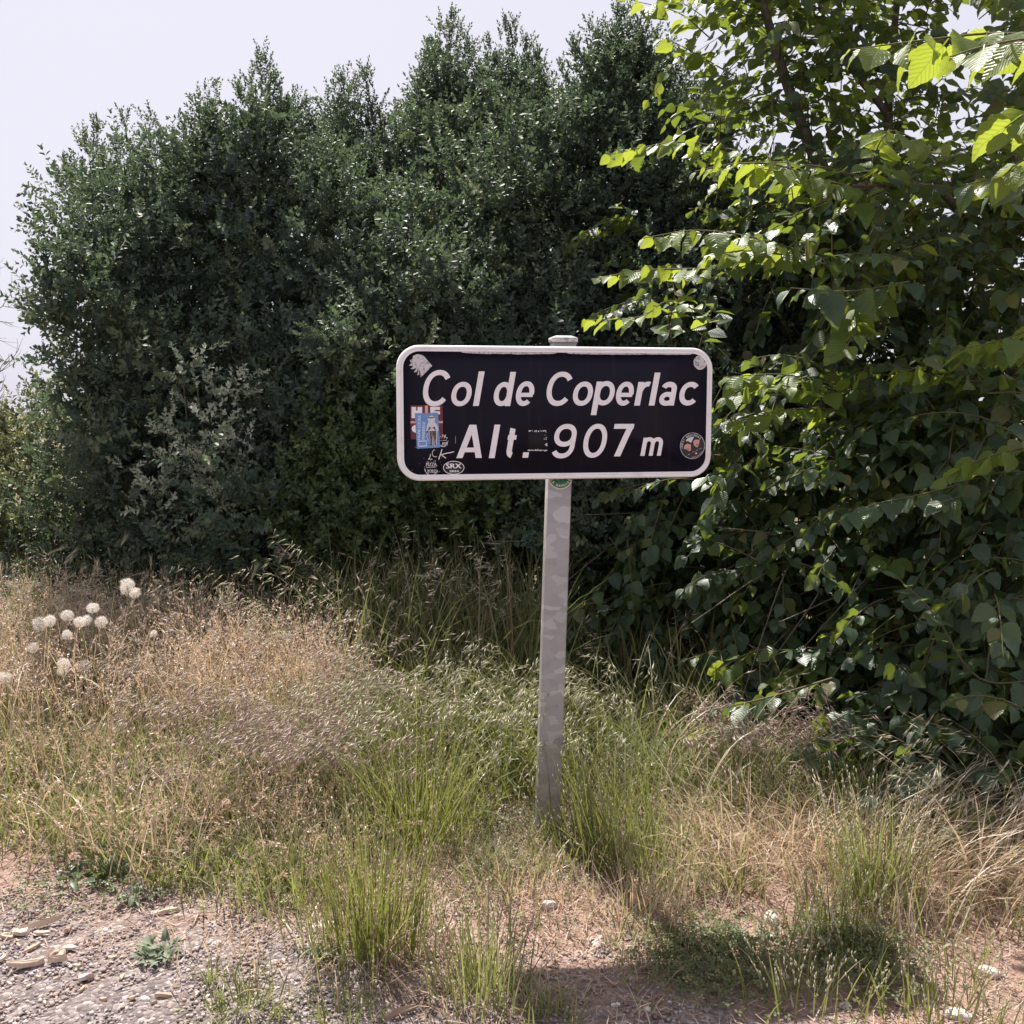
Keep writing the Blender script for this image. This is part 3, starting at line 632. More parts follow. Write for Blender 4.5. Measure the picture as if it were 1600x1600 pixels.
printed(st, M['white_print'], lambda g, y: (px_line(g, z9((808, 962), (812, 1010)), 0.8, y), px_line(g, z9((788, 990), (832, 982)), 0.8, y - .0001)), 3)
# worn edges where the black film has shrunk back from the frame
def f(g, y):
    q = np.random.default_rng(9)
    for x0, x1, y0, dep in ((720, 868, 552.2, 2.2), (885, 1010, 553.8, 1.5), (1000, 1080, 555, .7)):
        xs = np.linspace(x0, x1, 24); up = [(x, y0 - 1.2 + (x - x0) * .011) for x in xs]
        dn = [(x, y0 + (x - x0) * .011 + dep * math.sin(math.pi * (k / 23)) ** .5 * (.55 + .45 * q.random())) for k, x in enumerate(xs)]
        P = np.array([uv(*p) for p in up + dn]); n = 24
        flat(g, P, y, None, [(k, k + 1, n + k + 1, n + k) for k in range(n - 1)])
    for x0, x1 in ((868, 900), (935, 980), (948, 960)):
        px_poly(g, [(x0, 741.8), (x1, 741.4), (x1 - 2, 740.3), ((x0 + x1) / 2, 740.0), (x0 + 2, 740.8)], y - .0001 * (x0 % 3))
    for _ in range(14):
        x, z_ = 640 + q.random() * 60, 695 + q.random() * 48; px_line(g, [(x, z_), (x + q.normal(0, 2.0), z_ + q.normal(0, .8))], 0.35, y - .0003)
    px_line(g, [(646, 697.2), (650, 697.2)], .5, y); px_disc(g, 651.5, 697.4, .9, y - .0004, k=8); px_line(g, [(710, 680), (710, 692)], .35, y)
sticker('pale worn edges of the black film', M['worn_white'], f)['kind'] = 'stuff'

# green round sticker on the post below the plate, its upper half hidden by the plate
py_ = -PD / 2 - 0.0006
pc = to_local(at(876.5, 741.5, base[1] - 0.02)); r_ = 0.0345
def pdisc(g, r, y, cut=0.0335, k=36):
    P = np.array([(np.clip(pc[0] + r * math.cos(a), lean[0] * pc[2] - cut, lean[0] * pc[2] + cut), pc[2] + 1.12 * r * math.sin(a)) for a in np.linspace(0, 2 * math.pi, k, endpoint=False)]); poly(g, P, y)
g = Geo(); pdisc(g, r_ * 1.12, py_); st = g.build('sticker', M['cream_print'], sign); st['label'] = 'round green sticker on the post, half hidden by the plate'
g = Geo(); pdisc(g, r_ * 1.03, py_ - .0002); g.build('print', M['green_sticker'], st)
def ptext(s, x, z_, h_, rot, mat, wide=1.0):
    V, T = text_mesh(s); V = V - (V.min(0) + V.max(0)) / 2; V = V * h_ / .7 * np.array([wide, 1]); a = R(rot); ca, sa = math.cos(a), math.sin(a)
    g = Geo()
    for q, d in enumerate((0, .0008)): flat(g, np.stack([x + d + V[:, 0] * ca - V[:, 1] * sa, z_ + V[:, 0] * sa + V[:, 1] * ca], 1), py_ - .0004 - .0001 * q, T)
    g.build('print', mat, st)
ptext('CTR', pc[0], pc[2] - 0.0135, 0.0145, 0, M['black_print'], 1.05)
for k, ch in enumerate('LA RAVOIRE'):
    if ch != ' ':
        a = (k - 4.5) * 13.5; ptext(ch, pc[0] + r_ * .86 * math.sin(R(a)), pc[2] - 1.10 * r_ * .86 * math.cos(R(a)), 0.0075, a, M['cream_print'], .85)
# ------------------------------------------------------------------ shrubs with small leaves
def small_leaf(L_, W_):                       # folded ellipse, 4 tris, along +Y, normal +Z
    V = np.array([(0, 0, 0), (-W_ / 2, .38 * L_, .12 * W_), (-.36 * W_, .75 * L_, .10 * W_), (0, L_, -.04 * L_), (.36 * W_, .75 * L_, .10 * W_), (W_ / 2, .38 * L_, .12 * W_)])
    return V, np.array([(0, 5, 4), (0, 4, 3), (0, 3, 2), (0, 2, 1)])
def plain_leaf(L_, W_):                       # 2 tris, folded along its midrib
    return np.array([(0, 0, 0), (-W_ * .47, .46 * L_, .14 * W_), (0, L_, -.03 * L_), (W_ * .47, .46 * L_, .14 * W_)]), np.array([(0, 3, 2), (0, 2, 1)])
def sprig_tpl(seed, pairs=8, L_=0.024, W_=0.0125, gap=0.017, spread=52, leaf=small_leaf):
    q = np.random.default_rng(seed); g = Geo(); H = pairs * gap
    bend = q.normal(0, .10, 2)
    def pt(z): return np.array([bend[0] * z * z / H, bend[1] * z * z / H, z])
    g.add(np.array([pt(0) + (.0012, 0, 0), pt(0) - (.0012, 0, 0), pt(H / 2) - (.001, 0, 0), pt(H / 2) + (.001, 0, 0), pt(H) + (.0005, 0, 0)]), [(2, 3, 4)], [(0, 1, 2, 3)], np.tile([0, 0, 0], (5, 1)))
    for k in range(pairs + 1):
        z = (k + .6) * gap if k < pairs else H
        for s_ in range(2):
            az = math.pi * s_ + (math.pi / 2) * (k % 2) + q.normal(0, .35); el = R(90 - spread + q.normal(0, 14) + (25 if k >= pairs - 1 else 0))
            ax = np.array([math.cos(az) * math.cos(el), math.sin(az) * math.cos(el), math.sin(el)])
            nn = np.array([-math.cos(az) * math.sin(el), -math.sin(az) * math.sin(el), math.cos(el)]); sd = np.cross(ax, nn)
            k_ = (0.75 + .4 * q.random()) * (1 if k < pairs - 1 else .75)
            V, T = leaf(L_ * k_, W_ * k_); g.add(pt(z) + V[:, :1] * sd + V[:, 1:2] * ax + V[:, 2:] * nn, T, None, np.tile([0, z / H, 0], (len(V), 1)))
    V = np.concatenate(g.v); T = np.concatenate(g.t); Q = np.concatenate(g.q); L = np.concatenate(g.a)
    return V, T, Q, L
SPRIGS = [sprig_tpl(s, p, .033, .0180, .019) for s, p in ((1, 6), (2, 7), (3, 8), (4, 5))]
PLAIN = [sprig_tpl(s, p, .035, .0205, .019, 52, plain_leaf) for s, p in ((21, 6), (22, 7), (23, 8), (24, 5))]
def coarse_tpl(seed):                          # leaves of the shaded inside: 2 tris each
    q = np.random.default_rng(seed); g = Geo()
    for k in range(12):
        ax = norm(q.normal(size=3) + np.array([0, 0, .5])); sd = norm(np.cross(ax, q.normal(size=3))); p = np.array([0, 0, .10 * q.random()]) + q.normal(0, .03, 3); L_, W_ = .042, .026
        g.add([p, p + ax * L_ * .5 + sd * W_ / 2, p + ax * L_, p + ax * L_ * .5 - sd * W_ / 2], None, [(0, 1, 2, 3)])
    return np.concatenate(g.v), np.zeros((0, 3), int), np.concatenate(g.q), np.concatenate(g.a)
COARSE = [coarse_tpl(s) for s in (11, 12)]
def rand_dirs(n, front=0.0, up=0.0):
    d = rng.normal(size=(n, 3)); d = norm(d); d[:, 1] -= front; d[:, 2] += up; return norm(d)
def puff_sprigs(g, c, r, n, size=1.0, front=0.55, up=0.35, tpls=SPRIGS, rlo=0.25, new=0.0):
    d = rand_dirs(n, front, up); rad = r * (rlo + (1 - rlo) * rng.random(n) ** 0.6)
    P = np.asarray(c) + d * rad[:, None] * np.array([1.15, 1.0, 0.85])
    ax = norm(d + 0.55 * rng.normal(size=(n, 3)) + np.array([0, 0, .35])); Mx = frame(ax) * (size * (0.75 + .5 * rng.random(n)))[:, None, None]
    k = rng.integers(0, len(tpls), n); tone = float(rng.normal(0, .09)) + new
    for t in range(len(tpls)):
        s_ = k == t; g.inst(tpls[t], Mx[s_], P[s_], np.clip(rng.beta(2, 2.4, s_.sum()) * .9 + .03 + tone, 0.001, .97))
def shoot_up(g, c, L_, ax=None):              # long leafy leader standing out of the crown: a spine of sprigs
    ax = norm(np.array([rng.normal(0, .25), rng.normal(0, .2), 1.0])) if ax is None else norm(np.asarray(ax, float))
    n = max(4, int(L_ / .028)); t = np.linspace(0, 1, n); P = np.asarray(c) + ax * (t * L_)[:, None]
    d = norm(rng.normal(size=(n, 3)) * np.array([1, 1, .3]) + ax * (0.5 + 1.3 * t)[:, None])
    Mx = frame(d) * (0.85 * (1.1 - .5 * t))[:, None, None]; k = rng.integers(0, 4, n)
    for q in range(4):
        s_ = k == q; g.inst(PLAIN[q], Mx[s_], P[s_], rng.random(s_.sum()) * .8 + .1)
def spire(g, lo, v):                           # bushy pointed top: sprigs crowd round a leading shoot, fewer towards its tip
    L_ = float(np.linalg.norm(v)); ax = v / L_; n = int(L_ / .0085); t = rng.random(n) ** 1.25; off = rng.normal(size=(n, 3)); off = norm(off - (off @ ax)[:, None] * ax)
    P = np.asarray(lo) + ax * (t * L_)[:, None] + off * ((.10 * (1 - t) ** .8 + .008) * rng.random(n) ** .5)[:, None]
    d = norm(off * (1.1 - .8 * t)[:, None] + ax * (.45 + .9 * t)[:, None] + rng.normal(0, .3, (n, 3))); Mx = frame(d) * (.95 * (1.05 - .4 * t))[:, None, None]; k = rng.integers(0, 4, n)
    for q in range(4):
        s_ = k == q; g.inst(PLAIN[q], Mx[s_], P[s_], rng.random(s_.sum()) * .75 + .1)
SKYL = np.array([(-40, 520), (8, 455), (25, 372), (60, 300), (92, 235), (140, 222), (190, 222), (238, 218), (285, 205), (330, 185), (372, 172), (410, 140), (440, 185), (480, 178), (530, 150), (575, 160), (600, 218), (640, 215), (672, 120), (700, 70), (722, 100), (745, 150), (775, 105), (800, 90), (830, 110), (850, 140), (880, 130), (905, 100), (940, 92), (970, 66), (1000, 70), (1030, 105), (1060, 120), (1095, 165), (1130, 205), (1200, 240), (1300, 250)], float)
def sky_y(x): return float(np.interp(x, SKYL[:, 0], SKYL[:, 1]))
shrub_defs = [  # x range in the photo, base pixel x, label
    (-60, 262, 150, 'leftmost tall dark evergreen shrub of the hedge, standing against the white sky'),
    (262, 610, 430, 'dark evergreen hedge shrub with a spiky top, between the leftmost one and the sign'),
    (610, 862, 740, 'tall dark evergreen hedge shrub rising behind the left half of the sign'),
    (862, 1310, 1000, 'dark evergreen hedge shrub behind the right half of the sign, beside the big-leaved tree')]
shrubs = []
for x0, x1, bx, lab in shrub_defs:
    b = at(bx, 960, 5.75); b[2] = float(gz(b[0], b[1]))
    o = empty('hedge_shrub', b); tag(o, lab, 'shrub', 'dark hedge shrubs behind the sign')
    shrubs.append(dict(x0=x0, x1=x1, base=b, o=o, g=Geo(), w=Geo(), n=0))
def of_x(x): return next((s for s in shrubs if s['x0'] <= x < s['x1']), shrubs[-1] if x > 0 else shrubs[0])
def depth_at(x, y):                            # the hedge face: bulges, leans back towards the top, turns away at its left end
    d = 5.15 + 0.28 * math.sin(x / 95.0 + 1.0) * math.sin(y / 120.0 + .7) + 0.12 * math.sin(x / 41.0 + y / 57.0)
    d += 1.35 * max(0, (560 - y) / 480) ** 1.25
    d += 0.9 * max(0, (190 - x) / 190) ** 2
    return d
def left_x(y): return float(np.interp(y, [200, 260, 330, 400, 470, 560, 640, 720, 800, 900], [205, 182, 140, 112, 100, 112, 130, 120, 85, 45]))
STEP = 50
y = 60
puffs = []
while y < 935:
    x = -30 + (STEP / 2 if int(y / STEP) % 2 else 0)
    while x < 1300:
        xx = x + rng.normal(0, 12); yy = y + rng.normal(0, 12); sy = sky_y(xx)
        if yy > sy + 74 and xx > left_x(yy) and not (xx > 1120 and yy > 600): puffs.append((xx, yy))
        x += STEP
    y += STEP * 0.86
for xx, yy in puffs:
    s = of_x(xx); Yd = depth_at(xx, yy) + .12 + rng.normal(0, .06); c = at(xx, yy, Yd); r = 0.15 + .07 * rng.random()
    hid = 640 < xx < 1090 and 570 < yy < 725      # behind the sign: lighter build
    puff_sprigs(s['g'], c, r, int((12 if hid else 24) * (r / .2) ** 1.6), 1.0, front=.6, up=.3, tpls=PLAIN)
    if rng.random() < .4:                       # limb that carries the puff
        b = s['base']; m1 = b * .6 + c * .4 + np.array([rng.normal(0, .1), .25, -.1]); m1[2] = max(m1[2], .2)
        tube(s['w'], spline([b + np.array([rng.normal(0, .12), rng.normal(0, .1), -.05]), m1, c + np.array([0, .12, -.03]), c], 5), np.linspace(.018, .004, 16), 4)
# boughs: flattened pads of foliage that stand proud of the face and shade what lies beneath
pads = []
for k in range(900):
    x, y = 10 + 1130 * rng.random(), 120 + 780 * rng.random()
    if y < sky_y(x) + 48 or x < left_x(y) - 8 or (x > 1000 and y > 620) or (650 < x < 1080 and 590 < y < 715): continue
    if all((x - a) ** 2 / 74 ** 2 + (y - b) ** 2 / 54 ** 2 > 1 for a, b in pads): pads.append((x, y))
for x, y in pads:
    s = of_x(x); c = at(x, y, depth_at(x, y) - .08 - .14 * rng.random()); n = int(rng.integers(3, 6))
    lean_ = norm(np.array([rng.normal(0, .8), -.7, .35 + .5 * rng.random()])); tone = .10 + .22 * rng.random()  # pale new-growth tint; also puts light-against-dark contrast of the pads into their colour
    for q in range(n):                            # a pad is a short fan of leafy shoots and small puffs
        p = c + np.array([rng.normal(0, .13), rng.normal(0, .06), rng.normal(0, .055)])
        puff_sprigs(s['g'], p, .085 + .04 * rng.random(), 12, 1.0, front=.45, up=.55, new=tone)
    for q in range(4):
        d = norm(lean_ + rng.normal(0, .45, 3)); shoot_up(s['g'], c + np.array([rng.normal(0, .1), -.02, rng.normal(.03, .05)]), .12 + .14 * rng.random(), d)
for x, y in [p for p in puffs if p[1] < 890 and p[0] > left_x(p[1]) + 34]:   # the inside and the far side of the hedge
    s = of_x(x)
    for k in range(3):
        c = at(x + rng.normal(0, 10), y + 12, depth_at(x, y) + .32 + .3 * k + rng.random() * .15); puff_sprigs(s['g'], c, .22, 18 - 3 * k, 1.0, 0, .2, COARSE, 0.05)
for x, top_ in ((128, 225), (150, 208), (195, 195), (240, 190), (285, 208), (318, 150), (333, 145), (378, 150), (411, 96), (403, 112), (420, 130), (470, 165), (522, 135), (540, 130), (560, 128), (576, 122), (618, 205), (645, 190), (672, 90), (690, 42), (706, 36), (720, 55), (735, 85), (765, 80), (790, 52), (803, 48), (825, 70), (845, 95), (880, 120), (900, 85), (925, 55), (945, 60), (965, 30), (985, 15), (975, 45), (1000, 40), (1020, 60), (1045, 85), (1075, 120), (1095, 140), (1110, 165)):
    s = of_x(x); Yd = depth_at(x, top_) + rng.normal(0, .1); t_ = at(x, top_ - 12, Yd); lo = at(x + rng.normal(0, 14), sky_y(x) + 84, Yd + rng.normal(0, .05)); v = t_ - lo
    spire(s['g'], lo, v)
    for k in range(2):
        spire(s['g'], lo + np.array([rng.normal(0, .10), rng.normal(0, .1), -.05]), (v + np.array([rng.normal(0, .1), rng.normal(0, .1), 0])) * (.5 + .3 * rng.random()))
for s in shrubs:
    f_ = s['g'].build('foliage', M['box']); f_['kind'] = 'stuff'; world_child(f_, s['o'])
    for k in range(4):
        b = s['base'] + np.array([rng.normal(0, .16), rng.normal(0, .1), -.1])
        tube(s['w'], spline([b, b + np.array([rng.normal(0, .1), .05, .7]), b + np.array([rng.normal(0, .3), .05, 1.5])], 6), np.linspace(.03, .012, 13), 6)
    world_child(s['w'].build('stems', M['bark'], smooth=True), s['o'])
def little_shrub(name, label, cat, mat, base_px, Yb, blobs, n, size=1.0, shoots=0, front=.6, group=None):
    b = at(base_px, 900, Yb); b[2] = float(gz(b[0], b[1])); o = empty(name, b); tag(o, label, cat, group); g = Geo(); w_ = Geo()
    for x, y, Yd, r in blobs:
        c = at(x, y, Yd); puff_sprigs(g, c, r, int(n * (r / .12) ** 1.6), size, front, .3, PLAIN)
        for _ in range(shoots):
            d = norm(np.array([rng.normal(0, .7), -.5, .7])); shoot_up(g, c + d * r * .6, .10 + .1 * rng.random(), d)
        tube(w_, spline([b + np.array([rng.normal(0, .03), rng.normal(0, .03), -.04]), (b + c) / 2 + np.array([rng.normal(0, .05), .08, 0]), c], 5), np.linspace(.009, .003, 11), 4)
    f_ = g.build('foliage', mat); f_['kind'] = 'stuff'; world_child(f_, o); world_child(w_.build('stems', M['bark'], smooth=True), o); return o
little_shrub('silvery_shrub', 'silvery grey leaved shrub growing out of the dark hedge left of the sign', 'shrub', M['silver'], 330, 5.0,
    [(285, 582, 4.85, .07), (308, 606, 4.83, .07), (345, 615, 4.84, .08), (372, 640, 4.85, .09), (345, 668, 4.82, .1), (318, 690, 4.8, .1), (360, 700, 4.82, .1), (300, 720, 4.8, .1), (335, 735, 4.8, .1), (385, 735, 4.83, .07), (255, 690, 4.84, .06), (232, 752, 4.83, .08), (262, 775, 4.8, .1), (305, 782, 4.78, .11), (350, 775, 4.8, .09), (395, 770, 4.82, .07), (330, 812, 4.78, .07), (225, 800, 4.82, .06)], 11, .72, 1)
little_shrub('low_shrub', 'low bright green shrub with yellowish shoots at the hedge foot, left below the sign', 'shrub', M['fresh'], 530, 4.95,
    [(470, 770, 4.75, .12), (510, 730, 4.75, .13), (560, 700, 4.78, .14), (600, 745, 4.75, .13), (545, 770, 4.7, .14), (500, 815, 4.68, .14), (560, 830, 4.68, .13), (610, 800, 4.72, .12), (470, 850, 4.7, .12), (525, 870, 4.68, .12), (640, 790, 4.75, .1), (520, 660, 4.85, .1), (590, 650, 4.85, .11)], 40, 1.0, 2)
little_shrub('low_shrub', 'low green shrub under the left end of the sign, left of the post', 'shrub', M['fresh'], 720, 5.0,
    [(690, 790, 4.85, .12), (740, 800, 4.85, .12), (790, 790, 4.88, .11), (665, 830, 4.85, .1), (720, 840, 4.85, .1)], 36, 1.0, 1)
little_shrub('low_shrub', 'straggly yellowish shrub at the far left edge, under the bare tree', 'shrub', M['olive'], 10, 6.0,
    [(-10, 672, 6.3, .1), (40, 660, 6.3, .11), (75, 650, 6.2, .1), (60, 625, 6.2, .08), (15, 690, 6.3, .1)] +
    [(0, 700, 6.2, .12), (30, 705, 6.2, .1), (-20, 730, 6.2, .14), (60, 740, 6.1, .1), (-20, 800, 5.7, .16), (15, 790, 5.7, .14), (40, 830, 5.6, .14), (5, 840, 5.55, .16), (55, 780, 5.75, .12), (-10, 760, 5.9, .14), (35, 750, 5.9, .1), (60, 690, 6.0, .09), (20, 720, 6.0, .1), (75, 860, 5.5, .12)], 26, 1.0, 2)

# ------------------------------------------------------------------ bare tree at the left edge
def bare_tree():
    b = at(-95, 860, 9.0); b[2] = float(gz(b[0], b[1])); o = empty('bare_tree', b); tag(o, 'leafless grey tree seen past the left end of the hedge', 'tree')
    tr, br = Geo(), Geo()
    def grow(p, d, L_, r, lv, g):
        n = 6; P = [p]; dd = d.copy()
        for _ in range(n):
            dd = norm(dd + rng.normal(0, .13, 3) + np.array([0, 0, .05])); P.append(P[-1] + dd * L_ / n)
        P = np.array(P); tube(g, P, np.linspace(r, r * .55, n + 1), 5 if lv < 2 else 3)
        if lv < 5:
            for k in range(3 if lv else 5):
                i_ = rng.integers(2, n + 1); d2 = norm(dd + rng.normal(0, .75, 3) + np.array([.45 if lv < 2 else .1, 0, .1])); grow(P[i_], d2, L_ * (.55 + .2 * rng.random()), r * .55, lv + 1, br)
    grow(b - np.array([0, 0, .1]), norm(np.array([.10, 0, 1.0])), 1.25, .05, 0, tr)
    world_child(tr.build('trunk', M['deadwood'], smooth=True), o); world_child(br.build('branches', M['deadwood']), o)
bare_tree()

# ------------------------------------------------------------------ big-leaved tree and suckers at the right
def broad_leaf(rows=9, curl=0.10, fold=0.16, tip=0.0, seed=0, serr=0.016):
    """pointed egg-shaped blade with toothed margin, folded along its midrib, on a short stalk"""
    q = np.random.default_rng(seed); v = np.linspace(0, 1, rows + 1)
    half = v ** .55 * (1 - v) ** 1.02; half = .385 * half / half.max(); half[0] = .07; half[-1] = 0.0
    V, L, Q, T = [], [], [], []
    bendz = lambda t: -curl * t * t - tip * max(0, t - .6) ** 2 * 3
    for k in range(rows + 1):
        s = serr * (1 if k % 2 else -1) if 0 < k < rows else 0; wz = fold * half[k]; rip = q.normal(0, .016) if 0 < k < rows else 0
        V += [(-half[k] - s, v[k], bendz(v[k]) + wz + rip), (0, v[k], bendz(v[k])), (half[k] + s, v[k], bendz(v[k]) + wz - rip)]
        L += [(-half[k] / .4, v[k], 0), (0, v[k], 0), (half[k] / .4, v[k], 0)]
    for k in range(rows):
        a = 3 * k; Q += [(a, a + 1, a + 4, a + 3), (a + 1, a + 2, a + 5, a + 4)]
    n0 = len(V); pw = .014                               # stalk
    V += [(-pw, -.22, .04), (pw, -.22, .04), (pw, .02, 0.002), (-pw, .02, 0.002)]; L += [(0, 0, 0)] * 4; Q.append((n0, n0 + 1, n0 + 2, n0 + 3))
    V = np.array(V, float); V[:, 1] += .2
    return V, np.array(T, int).reshape(-1, 3), np.array(Q), np.array(L, float)
BL = [broad_leaf(10, .10, .18, 0, 1), broad_leaf(10, .24, .30, .25, 2), broad_leaf(10, .02, .40, .15, 3)]
BLC = [broad_leaf(3, .12, .2, 0, 5, 0.0)]
BLR = [broad_leaf(6, .10, .18, 0, 1, .012), broad_leaf(6, .24, .30, .25, 2, .012), broad_leaf(6, .02, .40, .15, 3, .012)]
BL_MESH = {}
def leaf_mesh(k, mat):
    if (k, mat) not in BL_MESH:
        g = Geo(); V, T, Q, L = BL[k]; g.add(V, None, Q, L); me = g.mesh('leaf', True); me.materials.append(M[mat]); BL_MESH[(k, mat)] = me
    return BL_MESH[(k, mat)]
class Broad:
    """collects shoots; the leaves that show largest become parts of their own, the rest one part of kind stuff"""
    def __init__(s, name, label, cat, base, group=None):
        s.o = empty(name, base); tag(s.o, label, cat, group); s.base = np.asarray(base); s.w = Geo(); s.t = Geo(); s.near = []; s.far = Geo()
    def shoot(s, P, size, mat='broad', near=True, gap=None, droop=.5, twig=.0035, first=.12, big=1.0):
        P = np.asarray(P, float); seg = np.linalg.norm(np.diff(P, axis=0), axis=1); S = np.concatenate([[0], np.cumsum(seg)]); L_ = S[-1]
        tube(s.t, P, np.linspace(twig, twig * .35, len(P)), 4)
        gap = gap or size * .42; ss = np.arange(first * L_, L_ + gap * .3, gap); n = len(ss); ss = np.clip(ss, 0, L_)
        C = np.stack([np.interp(ss, S, P[:, k]) for k in range(3)], 1); Tn = norm(np.stack([np.interp(ss, S, np.gradient(P[:, k], S)) for k in range(3)], 1))
        up = np.array([0, 0, 1.0]); side = norm(np.cross(Tn, up) + rng.normal(0, .15, (n, 3))); sg = np.where(np.arange(n) % 2, 1, -1)[:, None]
        tipf = (ss / max(L_, 1e-6))[:, None]
        ax = norm(side * sg * (1.0 - .75 * (tipf > .96)) + Tn * (.55 + .5 * tipf) + np.array([0, 0, -1]) * (droop * (.6 + .8 * rng.random((n, 1)))) + rng.normal(0, .16, (n, 3)))
        nh = norm(up + rng.normal(0, .52, (n, 3)) + 0.25 * side * -sg); x = norm(np.cross(ax, nh)); z = np.cross(x, ax)
        sz = size * (.5 + .62 * rng.random(n) ** .8) * np.where(tipf[:, 0] > .9, .62, 1.0) * big
        Mx = np.stack([x, ax, z], 2) * sz[:, None, None]
        if near:
            for k in range(n): s.near.append((Mx[k], C[k], mat))
        else: s.far.inst(BLC[0], Mx, C, rng.random(n))
    def limb(s, P, r0, r1, n=6, sides=6): 
        Q = spline(P, n); tube(s.w, Q, np.linspace(r0, r1, len(Q)), sides)
    def finish(s, keep=300):
        def score(e):
            c = e[1] + e[0][:, 1] * .6; d = c - np.array([0, 0, CAM_H]); dep = d[1] * CP - d[2] * SP
            px = 800 + F_PX * d[0] / dep; py = 800 - F_PX * (d[1] * SP + d[2] * CP) / dep
            return np.linalg.norm(e[0][:, 1]) / dep * (1 if -20 < px < 1620 and -20 < py < 1620 else .01)
        s.near.sort(key=score, reverse=True)
        for m_, c, mat in s.near[:keep]:
            k = int(rng.integers(0, len(BL))); o = bpy.data.objects.new('leaf', leaf_mesh(k, mat)); COL.objects.link(o)
            o.matrix_world = Matrix([list(m_[r]) + [c[r]] for r in range(3)] + [[0, 0, 0, 1]]); world_child(o, s.o)
        rest = s.near[keep:]
        for mat in ('broad', 'young'):
            g = Geo(); sel = [e for e in rest if e[2] == mat]
            if sel:
                k = rng.integers(0, len(BL), len(sel)); A = np.array([e[0] for e in sel]); B = np.array([e[1] for e in sel])
                for t in range(len(BL)):
                    q = k == t; g.inst(BLR[t], A[q], B[q], rng.random(q.sum()))
                o = g.build('foliage', M[mat], smooth=True); o['kind'] = 'stuff'; world_child(o, s.o)
        if s.far.n:
            o = s.far.build('inner_foliage', M['broad']); o['kind'] = 'stuff'; world_child(o, s.o)
        if s.w.n: world_child(s.w.build('trunk', M['bark'], smooth=True), s.o)
        if s.t.n: world_child(tag(s.t.build('twigs', M['twig']), kind='stuff'), s.o)
def arc(p, d, L_, sag, n=6):
    t = np.linspace(0, 1, n)[:, None]; return np.asarray(p) + np.asarray(d) * L_ * t + np.array([0, 0, -1]) * (sag * L_) * t ** 2
tb = at(1470, 1000, 5.0); tb[2] = float(gz(tb[0], tb[1]))
tree = Broad('broadleaf_tree', 'big-leaved tree at the right, its sunlit branches reaching over the hedge', 'tree', tb)
sb = at(1400, 1050, 4.4); sb[2] = float(gz(sb[0], sb[1]))
thick = Broad('broadleaf_shrub', 'dark big-leaved sucker thicket at the right edge below the tree', 'shrub', sb)
mb = at(1010, 1040, 4.9); mb[2] = float(gz(mb[0], mb[1]))
mid = Broad('broadleaf_shrub', 'shaded big-leaved bush right of the post, between the sign and the thicket', 'shrub', mb)
# trunk and limbs
fork = at(1440, 560, 5.0)
tree.limb([tb - np.array([0, 0, .1]), (tb + fork) / 2 + np.array([.06, 0, 0]), fork], .075, .055, 8, 8)
L1 = [fork, at(1300, 300, 4.95), at(1240, 160, 4.9), at(1190, 0, 4.85), at(1150, -140, 4.8)]
L2 = [fork, at(1400, 330, 5.1), at(1388, 180, 5.1), at(1400, 20, 5.1), at(1420, -150, 5.1)]
L3 = [fork, at(1530, 380, 4.7), at(1600, 200, 4.4), at(1680, -20, 4.2)]
L4 = [fork, at(1420, 480, 4.6), at(1330, 430, 4.2), at(1240, 400, 3.95)]
L5 = [at(1388, 180, 5.1), at(1300, 60, 5.0), at(1260, -80, 5.0)]
L6 = [at(1530, 380, 4.7), at(1470, 300, 4.3), at(1400, 290, 4.0), at(1330, 290, 3.8)]
L7 = [at(1600, 200, 4.4), at(1680, 120, 3.2), at(1620, 90, 2.7), at(1560, 85, 2.5)]
for L_, r in ((L1, .038), (L2, .032), (L3, .036), (L4, .022), (L5, .018), (L6, .018), (L7, .02)): tree.limb(L_, r, r * .3, 7)
def along(L_, n):
    P = spline(L_, 12); return P[rng.integers(len(P) // 4, len(P), n)]
